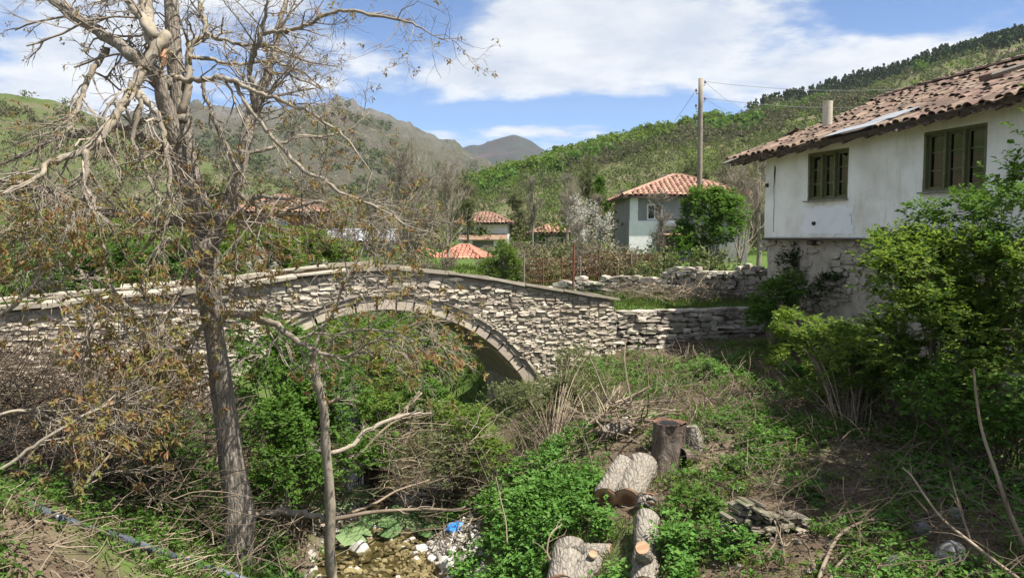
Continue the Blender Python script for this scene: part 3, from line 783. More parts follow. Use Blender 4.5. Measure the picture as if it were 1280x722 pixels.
# ------------------------------------------------------------------ the stone bridge
bu, ba = U3(BU), U3(BA)
BO = np.array([BR0[0], BR0[1], 0.0])
bp = lambda s, a, z: BO - bu * s + ba * a + np.array([0, 0, z])     # s runs to the left from the right parapet end
bridge = thing('stone_bridge', 'old humpbacked stone bridge with a single arch over the brook', 'bridge', bp(5.8, 1.4, -5.0))
COPE = np.array([(-.2, -1.60), (0, -1.57), (1.3, -1.36), (2.6, -1.13), (3.9, -.92), (5.2, -.75), (6, -.725), (6.85, -.75), (9, -.98), (11, -1.19), (13.2, -1.38), (17, -1.6), (23, -1.85)])
cope = lambda s: np.interp(s, COPE[:, 0], COPE[:, 1])
ARC_S, ARC_R, SPR_Z, HALF = 5.98, 4.18, -3.62, 3.56
ARC_Z = SPR_Z - (ARC_R - 1.99); RING = .31
def extr(s, extra=RING):
    d = np.abs(np.asarray(s, float) - ARC_S); RR = ARC_R + extra
    lim = HALF + extra * .86
    return np.where(d < lim, ARC_Z + np.sqrt(np.maximum(RR ** 2 - d ** 2, 0)), -9)
DEEP = 2.8
# core: recessed mortar faces, deck, barrel
g = Geo()
S = np.arange(-.0, 23.01, .14); S = np.sort(np.concatenate([S, [ARC_S - HALF - .3, ARC_S + HALF + .3]]))
for a_, flip in ((.035, False), (DEEP - .05, True)):
    lo = np.maximum(extr(S, .2), -5.6); hi = cope(S) - .06
    lo = np.minimum(lo, hi)
    V = np.concatenate([[bp(s, a_, z) for s, z in zip(S, lo)], [bp(s, a_, z) for s, z in zip(S, hi)]]); n = len(S); i = np.arange(n - 1)
    q = np.stack([i, i + 1, i + 1 + n, i + n], -1)
    g.add(V, q[:, ::-1] if not flip else q)
V = np.concatenate([[bp(s, .035, cope(s) - .30) for s in S], [bp(s, DEEP - .05, cope(s) - .30) for s in S]]); i = np.arange(len(S) - 1)
g.add(V, np.stack([i, i + 1, i + 1 + len(S), i + len(S)], -1))
box_geo(g, bp(.14, 1.42, -3.4), (.2, 2.4, 3.4), np.stack([bu, ba, [0, 0, 1]], 1))
g.build('spandrel_core', M['mortar'], bridge)
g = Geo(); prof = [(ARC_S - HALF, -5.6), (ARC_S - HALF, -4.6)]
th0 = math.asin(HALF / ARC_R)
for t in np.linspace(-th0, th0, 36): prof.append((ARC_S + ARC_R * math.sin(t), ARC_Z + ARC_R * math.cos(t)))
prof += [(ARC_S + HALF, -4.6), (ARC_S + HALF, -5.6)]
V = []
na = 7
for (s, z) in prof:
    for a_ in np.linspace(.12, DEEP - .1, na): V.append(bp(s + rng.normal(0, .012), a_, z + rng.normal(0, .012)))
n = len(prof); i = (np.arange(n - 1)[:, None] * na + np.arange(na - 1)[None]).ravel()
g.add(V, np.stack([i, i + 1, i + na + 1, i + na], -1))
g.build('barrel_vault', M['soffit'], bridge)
# ring of dressed arch stones
r_ = np.random.default_rng(3)
t = -th0 - .28; edges = [t]
while t < th0 + .28:
    t += r_.uniform(.075, .125); edges.append(t)
for e0, e1 in zip(edges[:-1], edges[1:]):
    g = Geo(); gp = .0055
    ro = ARC_R + RING + r_.normal(0, .012); ri = ARC_R + r_.normal(0, .006) - .004; pa = .055 + r_.normal(0, .012)
    V = []
    for a_ in (pa, .5):
        for (tt, rr) in ((e0 + gp, ri), (e1 - gp, ri), (e1 - gp, ro), (e0 + gp, ro)):
            V.append(bp(ARC_S + rr * math.sin(tt), a_, ARC_Z + rr * math.cos(tt)))
    g.add(V, [[0, 1, 2, 3], [7, 6, 5, 4], [0, 4, 5, 1], [1, 5, 6, 2], [2, 6, 7, 3], [3, 7, 4, 0]])
    g.build('voussoir', M['ring'], bridge)
def in_sp(s, z):
    if z > cope(s) - .10: return False
    d = abs(s - ARC_S)
    if d < HALF + .30: return z > float(extr(s)) + .05
    return z > -4.9
lay = course_layout(-.02, 20.0, -5.0, -.7, .06, .15, .10, .31, np.random.default_rng(5), in_sp)
lay = [l for l in lay if l[0] - l[2] / 2 > -.1]
lay_stones(bridge, [(-a, b, c, d) for a, b, c, d in lay], BO, bu, ba, M['stone'], .26, np.random.default_rng(6), 300, proud=.013, gap=.004, tilt=.06)
# drip course over the ring (thin flat stones standing out)
for k in range(26):
    tt = -th0 - .05 + (2 * th0 + .1) * (k + .5) / 26
    rr = ARC_R + RING + .035
    c = bp(ARC_S + rr * math.sin(tt), .115, ARC_Z + rr * math.cos(tt))
    tang = -bu * math.cos(tt) - np.array([0, 0, math.sin(tt)]); nrm_ = np.cross(tang, ba)
    g = Geo(); box_geo(g, c, (.36, .24, .05 + r_.uniform(0, .02)), np.stack([tang, ba, nrm_], 1), .008)
    g.build('drip_stone', M['stone'], bridge)
# coping slabs: right flank is a smooth line, left flank broken and uneven
s = -.12
while s < 20:
    L = r_.uniform(.7, 1.3); s1 = s + L
    g = Geo(); hgt = .06 if s < 5 else r_.uniform(.06, .11)
    V = []
    for a_ in (-.09 + r_.normal(0, .012), .42):
        for ss, dz in ((s + .006, 0), (s1 - .006, 0), (s1 - .006, hgt), (s + .006, hgt)):
            V.append(bp(ss, a_, cope(ss) - .03 + dz + (r_.normal(0, .014) if s < 5 else r_.normal(0, .028))))
    g.add(V, [[0, 1, 2, 3][::-1], [4, 5, 6, 7], [0, 1, 5, 4], [1, 2, 6, 5], [2, 3, 7, 6], [3, 0, 4, 7]])
    o = g.build('coping_slab', M['coping'], bridge)
    g2 = Geo(); g2.add(np.array(V) + (ba * (DEEP - .35)) + np.array([0, 0, .01]), [[0, 1, 2, 3][::-1], [4, 5, 6, 7], [0, 1, 5, 4], [1, 2, 6, 5], [2, 3, 7, 6], [3, 0, 4, 7]])
    g2.build('coping_slab', M['coping'], bridge)
    s = s1
g = Geo(); V = np.concatenate([[bp(s, .26, cope(s) - .03) for s in S], [bp(s, .26, cope(s) - .34) for s in S]]); i = np.arange(len(S) - 1)
g.add(V, np.stack([i, i + 1, i + 1 + len(S), i + len(S)], -1)); g.build('parapet_inner_face', M['mortar'], bridge)

# ------------------------------------------------------------------ retaining wall right of the bridge
rp_ = lambda s, a, z: BO - U3(RU) * s + U3(RA) * a + np.array([0, 0, z])
rw = thing('retaining_wall', 'low stone retaining wall between the bridge end and the old house', 'wall', rp_(-2, 0, -3.3))
lay = course_layout(-4.5, -.02, -3.55, -1.9, .09, .18, .14, .42, np.random.default_rng(8), lambda s, z: z < -1.99)
lay += [(-.35 - .5 * k - r_.uniform(0, .1), -1.95, .47 + r_.uniform(0, .1), .10) for k in range(9)]
g = Geo(); box_geo(g, rp_(-2.26, .34, -2.85), (4.5, .3, 1.76), np.stack([U3(RU), U3(RA), [0, 0, 1]], 1)); g.build('wall_core', M['mortar'], rw)
lay_stones(rw, [(-a, b, c, d) for a, b, c, d in lay], BO, U3(RU), U3(RA), M['wall_stone'], .34, np.random.default_rng(9), 300, proud=.025, gap=.006)

# ------------------------------------------------------------------ dry stone wall beyond the path
dw = thing('dry_stone_wall', 'tumbled dry stone wall running behind the grassy path', 'wall', P(830, 378, 25.5))
A_, B_ = P(692, 366, 27.5), P(975, 372, 23.6)
dv = (B_ - A_); dv[2] = 0; LW = np.linalg.norm(dv); du = dv / LW; da = np.array([-du[1], du[0], 0])
zA, zB = tz(A_[0], A_[1]) - .1, tz(B_[0], B_[1]) - .1
topw = lambda s: np.interp(s, [0, .8, 2.2, 4.0, LW * .6, LW], [-1.62, -1.45, -1.35, -1.2, -1.02, -.92]) + .06 * math.sin(s * 3.1) + .04 * math.sin(s * 7.7)
lay = course_layout(0, LW, -2.25, -.8, .10, .22, .16, .5, np.random.default_rng(10), lambda s, z: z < topw(s))
g = Geo()
for k in range(int(LW / .4)):
    s0 = k * .4; hgt = topw(s0 + .2) - .12 + 2.4
    box_geo(g, np.array([A_[0], A_[1], 0]) + du * (s0 + .2) + da * .38 + np.array([0, 0, -2.4 + hgt / 2]), (.399, .4, hgt), np.stack([du, da, [0, 0, 1]], 1))
g.build('wall_core', M['mortar'], dw)
lay_stones(dw, lay, np.array([A_[0], A_[1], 0]), du, da, M['wall_stone'], .36, np.random.default_rng(11), 300, proud=.05, tilt=.12)

# ------------------------------------------------------------------ rubble terrace wall at the lower right
tp = hit(965, 690); tq = hit(1035, 712)
tw = thing('terrace_wall', 'crumbling low rubble wall holding the bank under the brush', 'wall', (tp + tq) / 2)
A_ = hit(925, 690); B_ = hit(1060, 700); B_[1] = A_[1] + .25
dv = B_ - A_; dv[2] = 0; LW = np.linalg.norm(dv); du = dv / LW; da = np.array([-du[1], du[0], 0])
zb = min(A_[2], B_[2]) - .25
lay = course_layout(0, LW, zb, zb + .8, .035, .075, .06, .15, np.random.default_rng(12), lambda s, z: z < zb + .74 - .28 * (s / LW) ** 2 + .05 * math.sin(s * 9))
g = Geo(); box_geo(g, A_ * [1, 1, 0] + du * LW / 2 + da * .24 + np.array([0, 0, zb + .08]), (LW, .2, .6), np.stack([du, da, [0, 0, 1]], 1)); g.build('wall_core', M['mortar'], tw)
lay_stones(tw, lay, A_ * [1, 1, 0], du, da, M['mossy_stone'], .22, np.random.default_rng(13), 200, proud=.04, tilt=.14)
# ------------------------------------------------------------------ clay tiles
def tile_mesh_data(seed, seg=5):
    """barrel tile: unit width 1 (x), length 1 (y, up the slope), rise along z; narrower at the top"""
    r = np.random.default_rng(seed)
    V = []
    for y, w, lift in ((0, .5, 0.10), (1, .40, 0)):
        for rad in (1.0, .80):
            for k in range(seg + 1):
                a = math.pi * k / seg
                V.append([math.cos(a) * w * rad * (1 + r.normal(0, .02)), y + r.normal(0, .015), (math.sin(a) * .62 * rad) * w * 2 * .9 + lift])
    n = seg + 1; Q = []
    for k in range(seg):
        Q += [[k, k + 1, 2 * n + k + 1, 2 * n + k], [n + k + 1, n + k, k, k + 1][::-1]]
    Q += [[3 * n + k, 3 * n + k + 1, n + k + 1, n + k] for k in range(seg)]
    return np.array(V), np.array(Q)
TILES = [tile_mesh_data(s) for s in range(8)]
FAR_TILES = [tile_mesh_data(s, 3) for s in range(8)]
def lay_tiles(parent, O, xd, yd, zd, width, length, mat, tw=.215, tl=.40, expo=.30, limit=300, keep=None, r=None, messy=1.0, name='roof_tile', rest='roof_tiling', pans=True, sag=0.0):
    """O lower left corner; xd along the eave, yd up the slope, zd off the roof"""
    items = []; ncol = int(width / tw); nrow = int(length / expo)
    for c in range(ncol):
        cx_ = (c + .5) * tw; wob = r.normal(0, .012) * messy
        for q in range(nrow + 1):
            for pan in ((0, 1) if pans else (0,)):
                x = cx_ + (tw * .5 if pan else 0) + wob + r.normal(0, .008) * messy; y = q * expo + r.normal(0, .02) * messy - .03
                if y + tl * .6 > length + .1 or x > width: continue
                if keep and not keep(x, y): continue
                a = r.normal(0, .045) * messy; ca_, sa_ = math.cos(a), math.sin(a)
                zz = (-.035 if pan else .03) + r.normal(0, .008) * messy - sag * math.sin(math.pi * min(max(x / width, 0), 1)) - sag * .8 * math.sin(math.pi * min(max(y / length, 0), 1))
                X2 = xd * ca_ + yd * sa_; Y2 = yd * ca_ - xd * sa_
                Bm = np.stack([X2 * tw * .98, Y2 * tl, zd * (tw * (-.8 if pan else 1.0)) * .62], 1)
                items.append((O + xd * x + yd * y + zd * zz, Bm, int(r.integers(0, 8)), pan))
    scored = []
    for it in items:
        q = proj(it[0]); scored.append(0 if (q is None or not (-20 < q[0] < 1300) or it[3]) else 1 / q[2] ** 2)
    order = np.argsort(-np.array(scored)); g = Geo(); nr = 0
    for rank, i in enumerate(order):
        p_, Bm, k, pan = items[i]
        if rank < limit and scored[i] > 0:
            o = bpy.data.objects.new(name, tile_obj(k, mat, name)); COL.objects.link(o)
            o.parent = parent; o.matrix_parent_inverse = wmat(parent).inverted()
            o.matrix_basis = Matrix(((*Bm[0], p_[0]), (*Bm[1], p_[1]), (*Bm[2], p_[2]), (0, 0, 0, 1)))
        else:
            Vv, Q = TILES[k]; g.add(Vv @ Bm.T + p_, Q); nr += 1
    if nr: tag(g.build(rest, mat, parent), kind='stuff')
_tm = {}
def tile_obj(k, mat, name):
    if (k, mat.name) not in _tm:
        g = Geo(); g.add(*TILES[k]); _tm[(k, mat.name)] = g.mesh(name, mat)
    return _tm[(k, mat.name)]

# ------------------------------------------------------------------ the old house on the right
HC = np.array([6.64, 21.1, 0.0])                 # far corner of the street wall
hu = np.array([.272, -.9623, 0.0]); hv = np.array([.9623, .272, 0.0]); hz = np.array([0, 0, 1.0])
HM = np.stack([hu, hv, hz], 1)
hp = lambda x, y, z: HC + hu * x + hv * y + hz * z
old = thing('old_house', 'old whitewashed house with a sagging clay tile roof over a rubble ground floor', 'house', hp(0, 0, -3.4), math.atan2(hu[1], hu[0]))
HL = 16.0
WINS = [(1.77, 3.23, .84, 1.97), (5.40, 6.88, .86, 2.03), (10.0, 11.5, .86, 2.03)]
ZT = 2.22
TILT = .036                                      # the roof has settled towards the far corner
hur = hu + hz * TILT; hur = hur / np.linalg.norm(hur)
# upper wall: uneven plaster skin with window openings
def wall_skin(x0, x1, z0, z1, holes, yoff, step, bow, seed, drop=None):
    xs_ = np.unique(np.concatenate([np.arange(x0, x1, step), [x1]] + [[a, b] for a, b, _, _ in holes])); zs_ = np.unique(np.concatenate([np.arange(z0, z1, step), [z1]] + [[c, d] for _, _, c, d in holes]))
    # drop grid lines too near an opening edge
    ex = np.array([v for a, b, _, _ in holes for v in (a, b)] or [1e9]); ez = np.array([v for _, _, a, b in holes for v in (a, b)] or [1e9])
    xs_ = np.array([v for v in xs_ if v in ex or np.min(np.abs(ex - v)) > .04]); zs_ = np.array([v for v in zs_ if v in ez or np.min(np.abs(ez - v)) > .04])
    XX, ZZ = np.meshgrid(xs_, zs_); YY = yoff + bow * (snoise(XX, ZZ, 1.1, seed) + .35 * snoise(XX, ZZ, 5, seed + 1))
    V = HC + XX[..., None] * hu + YY[..., None] * hv + ZZ[..., None] * hz
    nx_ = len(xs_); Q = []
    for j in range(len(zs_) - 1):
        for i in range(nx_ - 1):
            cx_, cz_ = (xs_[i] + xs_[i + 1]) / 2, (zs_[j] + zs_[j + 1]) / 2
            if any(a < cx_ < b and c < cz_ < d for a, b, c, d in holes): continue
            if drop and drop(cx_, cz_): continue
            b_ = j * nx_ + i; Q.append([b_, b_ + 1, b_ + nx_ + 1, b_ + nx_])
    g = Geo(); g.add(V.reshape(-1, 3), Q); return g
gap = lambda x, z: z < .16 + .05 * math.sin(x * 9) and 3.95 < x < 5.3 and (z < .10 + .07 * math.sin(x * 6 + 1) or x > 4.6)
g = wall_skin(0, HL, -.03, 2.72, WINS, 0, .11, .012, 2, lambda x, z: gap(x, z) or z > 2.13 + TILT * x)
box_geo(g, hp(HL / 2, .27, -.045), (HL, .5, .03), HM)
box_geo(g, hp(-.0, 3.9, 1.05), (.04, 7.6, 2.3), HM); box_geo(g, hp(HL, 3.9, 1.05), (.04, 7.6, 2.3), HM); box_geo(g, hp(HL / 2, 7.72, 1.05), (HL, .04, 2.3), HM)
g.build('upper_wall', M['plaster'], old, smooth=False)
g = Geo()
for (x0, x1, z0, z1) in [(0, 1.77, -.03, ZT), (3.23, 5.40, -.03, ZT), (6.88, 10, -.03, ZT), (1.77, 3.23, -.03, .80), (5.4, 6.88, -.03, .82), (1.77, 3.23, 2.0, ZT), (5.4, 6.88, 2.06, ZT)]:
    z1 = 2.08 + TILT * x0 if z1 == ZT else z1
    box_geo(g, hp((x0 + x1) / 2, .24, (z0 + z1) / 2), (x1 - x0 - .002, .38, z1 - z0), HM)
g.build('wall_backing', M['mortar'], old)
# pale patch of newer whitewash under the first window
g = wall_skin(1.5, 3.55, .0, .76, [], -.010, .055, .012, 2, lambda x, z: abs(x - 2.5) > .92 + .06 * math.sin(z * 11) + .03 * math.sin(z * 37) or z < .05 + .03 * math.sin(x * 13) or z > .70 + .03 * math.sin(x * 9)); g.build('whitewash_patch', M['patch'], old)
g = Geo(); tubes(g, [hp(2.08, -.06, .30), hp(2.08, .05, .30)], [.045, .045], 8, True); g.build('vent_hole', M['dark'], old)
# crack at the far end
g = Geo()
cr_ = [(.42, ZT - .42), (.43, 1.7), (.40, 1.2), (.43, .8), (.41, .4), (.42, .1)]
tubes(g, [hp(x, -.012, z) for x, z in cr_], [.010, .018, .006, .005, .006, .004], 4); g.build('wall_crack', M['dark'], old)
g = Geo(); box_geo(g, hp(.10, -.01, 1.32), (.07, .06, .09), HM, .006); g.build('beam_end', M['wood_dark'], old)
# interior so that the panes look into a dark room
g = Geo()
box_geo(g, hp(HL / 2, 2.6, 1.1), (HL - .3, .05, 2.4), HM); box_geo(g, hp(HL / 2, 1.5, .3), (HL - .3, 2.2, .04), HM); box_geo(g, hp(HL / 2, 1.5, 2.3), (HL - .3, 2.2, .04), HM)
g.build('room', M['dark'], old)
# windows
def old_window(x0, x1, z0, z1, lab):
    f = Geo(); fw = .062; y0 = .03
    H = z1 - z0; W = x1 - x0
    for (cx_, cz_, w, h, yy_, dep) in [((x0 + x1) / 2, z1 - fw / 2, W, fw, y0 + .05, .16), ((x0 + x1) / 2, z0 + fw / 2, W, fw, y0 + .05, .16),
                             (x0 + fw / 2, (z0 + z1) / 2, fw, H - 2 * fw, y0 + .05, .158), (x1 - fw / 2, (z0 + z1) / 2, fw, H - 2 * fw, y0 + .05, .158)]:
        box_geo(f, hp(cx_, yy_, cz_), (w, dep, h), HM, .003)
    iw = (W - 2 * fw) / 3
    for k in (1, 2): box_geo(f, hp(x0 + fw + iw * k, y0 + .05, (z0 + z1) / 2), (.05, .15, H - 2 * fw), HM, .002)
    win = f.build('window', M['window_paint'], old)
    for k in range(3):
        xa, xb = x0 + fw + iw * k + (.03 if k else 0), x0 + fw + iw * (k + 1) - (.03 if k < 2 else 0)
        s = Geo(); sw = .036
        za, zb = z0 + fw, z1 - fw
        box_geo(s, hp((xa + xb) / 2, y0 + .07, zb - sw / 2), (xb - xa - .004, .05, sw), HM); box_geo(s, hp((xa + xb) / 2, y0 + .07, za + sw / 2), (xb - xa - .004, .05, sw), HM)
        for xx in (xa + sw / 2, xb - sw / 2): box_geo(s, hp(xx, y0 + .07, (za + zb) / 2), (sw, .048, zb - za - 2 * sw), HM)
        for q in (1, 2): box_geo(s, hp((xa + xb) / 2, y0 + .07, za + (zb - za) * q / 3), (xb - xa - 2 * sw, .03, .016), HM)
        s.build('sash', M['window_paint'], win)
        for q in range(3):
            gq = Geo(); ph = (zb - za) / 3
            box_geo(gq, hp((xa + xb) / 2, y0 + .075, za + ph * (q + .5)), (xb - xa - 2 * sw - .002, .004, ph - .026), HM); gq.build('pane', M['glass'], win)
        if True:
            c = Geo(); xx = np.linspace(xa + .01, xb - .01, 14); zt = zb - (.0 if k != 2 else .12); zl = za + (.22 if k == 1 else .02)
            V = np.concatenate([[hp(x, y0 + .115 + .008 * math.sin(x * 60), zl) for x in xx], [hp(x, y0 + .115 + .008 * math.sin(x * 60), zt) for x in xx]]); i = np.arange(13)
            c.add(V, np.stack([i, i + 1, i + 15, i + 14], -1)); c.build('curtain', M['curtain'], win, True)
    s = Geo(); box_geo(s, hp((x0 + x1) / 2, -.045, z0 - .018), (W + .06, .13, .03), HM, .003); s.build('sill', M['wood_grey'], win)
for w in WINS: old_window(*w, None)
# ground floor of rubble set flush in mud mortar
g = wall_skin(-.02, HL, -3.7, -.05, [], .13, .11, .022, 6)
box_geo(g, hp(-.02, 3.9, -1.9), (.04, 7.5, 3.6), HM)
g.build('lower_wall', M['rubble_plaster'], old)
lay = course_layout(.05, 9.0, -3.4, -.1, .10, .24, .16, .46, np.random.default_rng(20), lambda s, z: z < -.14 and (snoise(np.array(s), np.array(z), 1.3, 5) > -.3))
lay_stones(old, lay, hp(0, .085, 0) * np.array([1, 1, 1]), hu, hv, M['rubble_plaster'], .14, np.random.default_rng(21), 260, proud=.012, gap=.02)
g = Geo(); box_geo(g, hp(1.95, .06, -.16), (.24, .2, .12), HM, .012); g.build('joist_end', M['wood_dark'], old)
g = Geo(); box_geo(g, hp(2.35, .07, -.95), (.22, .08, .16), HM, .01); g.build('loose_brick', M['brick'], old)
g = Geo(); box_geo(g, hp(HL / 2, .05, -.075), (HL, .26, .05), HM, .0); g.build('sill_beam', M['wood_dark'], old)
# roof: slopes
RW, RZ0, RZ1 = 4.1, 2.00, 3.84
EX0, EY0 = -.75, -.62
sl = np.array([RW - EY0, RZ1 - RZ0]); SLEN = np.linalg.norm(sl); sl = sl / SLEN
ryd = hv * sl[0] + hz * sl[1]; rzd = -hv * sl[1] + hz * sl[0]
g = Geo()
RM = np.stack([hur, ryd, rzd], 1)
eave = hp(EX0, EY0, RZ0)
box_geo(g, eave + hur * (HL + .8) / 2 + ryd * SLEN / 2 - rzd * .05, (HL + .8, SLEN, .03), RM)
by = -hv * sl[0] + hz * sl[1]; bz = hv * sl[1] + hz * sl[0]
ridge0 = hp(EX0, RW, RZ1)
box_geo(g, ridge0 + hur * (HL + .8) / 2 - by * SLEN / 2 - bz * .06, (HL + .8, SLEN, .03), np.stack([hur, by, bz], 1))
g.build('roof_boarding', M['wood_dark'], old)
def keep_t(x, y):
    if 4.1 < x < 5.15 and y < 1.05 and (y < .55 + .5 * (5.15 - x) + .1): return x < 4.1 or y > 1.15 - .6 * abs(x - 4.6)
    return True
lay_tiles(old, eave, hur, ryd, rzd, 12.2, SLEN, M['tile'], r=np.random.default_rng(22), keep=lambda x, y: not ((4.0 < x < 5.5 and y < .42) or (4.75 < x < 5.75 and .35 <= y < 1.0) or (9.3 < x < 10.2 and y < .25)), messy=1.8, sag=.07)
lay_tiles(old, hp(EX0, RW, RZ1) - by * SLEN, hur, by, bz, 12.2, SLEN, M['tile'], r=np.random.default_rng(23), limit=0, rest='rear_roof_tiling', pans=False)
# verge and ridge caps
g = Geo(); Vv, Q = TILES[0]
for k in range(int((HL) / .34)):
    Vt, Q = TILES[k % 8]; Bm = np.stack([hv * .26, hur * .42, hz * .17], 1); g.add(Vt @ Bm.T + hp(EX0 + k * .34, RW, RZ1 + .03 + TILT * k * .34 + rng.normal(0, .012)), Q)
tag(g.build('ridge_cap', M['tile'], old), kind='stuff')
# galvanised sheets patched into the eave
for (x, y, w, l, rot) in [(4.0, -.06, 1.5, .50, .03), (4.72, .36, 1.0, .66, -.06), (9.25, -.08, 1.2, .36, .05)]:
    ca_, sa_ = math.cos(rot), math.sin(rot); xd = hur * ca_ + ryd * sa_; yd = ryd * ca_ - hur * sa_
    gg = Geo(); box_geo(gg, eave + hur * (x + w / 2) + ryd * (y + l / 2) + rzd * .055, (w, l, .012), np.stack([xd, yd, rzd], 1)); gg.build('metal_sheet', M['sheet'], old)
# old ridge board lying on the tiles
gg = Geo(); c0 = eave + hur * 7.0 + ryd * 1.75 + rzd * .20; c1 = eave + hur * 6.4 + ryd * 2.7 + rzd * .16
box_geo(gg, eave + hur * 6.62 + ryd * 2.0 + rzd * .17, (.55, .22, .14), RM, .015); gg.build('chimney_stub', M['tile'], old)
gg = Geo(); tubes(gg, [c0 - hur * .2, c0 + hur * .9 + ryd * .5], [.05, .05], 4, True); gg.build('loose_board', M['wood_grey'], old)
# eave board, rafter ends, soffit boards
g = Geo(); box_geo(g, eave + hur * (HL + .8) / 2 - rzd * .10 + ryd * .02, (HL + .8, .03, .10), RM, .004); g.build('eave_board', M['wood_dark'], old)
for k in range(18):
    g = Geo(); x = .55 + k * .78 + rng.normal(0, .05)
    tubes(g, [eave + hur * x + ryd * -.02 - rzd * .15, eave + hur * x + ryd * .95 - rzd * .14], [.052, .06], 7, True); g.build('rafter', M['wood_dark'], old)
g = Geo(); tubes(g, [hp(EX0 - .15, -.22, RZ0 + .02), hp(.5, -.20, RZ0 + .06)], [.07, .075], 7, True); g.build('wall_plate', M['wood_dark'], old)
g = Geo(); box_geo(g, eave + hur * -.14 + ryd * .35 - rzd * .03, (.34, .85, .035), RM, .01); g.build('verge_board', M['wood_grey'], old)
# chimney pipe
pb = eave + hu * 1.35 + ryd * 1.55
pb = P(1034, 156, 20.9)
g = Geo(); a_ = np.linspace(0, 2 * np.pi, 14, endpoint=False)
tubes(g, [pb - hz * .5, pb + hz * .1, pb + hz * .60], [.125, .125, .125], 14); g.build('chimney_pipe', M['pipe_clay'], old, True)
g = Geo(); tubes(g, [pb + hz * .55, pb + hz * .61, pb + hz * .615, pb + hz * .5], [.128, .130, .105, .10], 14); g.build('chimney_mouth', M['pipe_clay'], old, True)
# little lean-to strip of tiles beyond the verge
lo = hp(-1.55, 1.3, 2.62)
lay_tiles(old, lo, hv, -hu * -.9 * 1 + hz * .3, hz * .95 - hu * .3, 2.6, .9, M['tile'], r=np.random.default_rng(24), limit=0, rest='lean_to_tiling', messy=1.5)
g = Geo(); box_geo(g, hp(-1.1, 2.6, 2.68), (.9, 2.7, .04), HM, .01); box_geo(g, hp(-.75, 2.6, .9), (.1, 2.6, 3.5), HM); g.build('lean_to', M['wood_dark'], old)

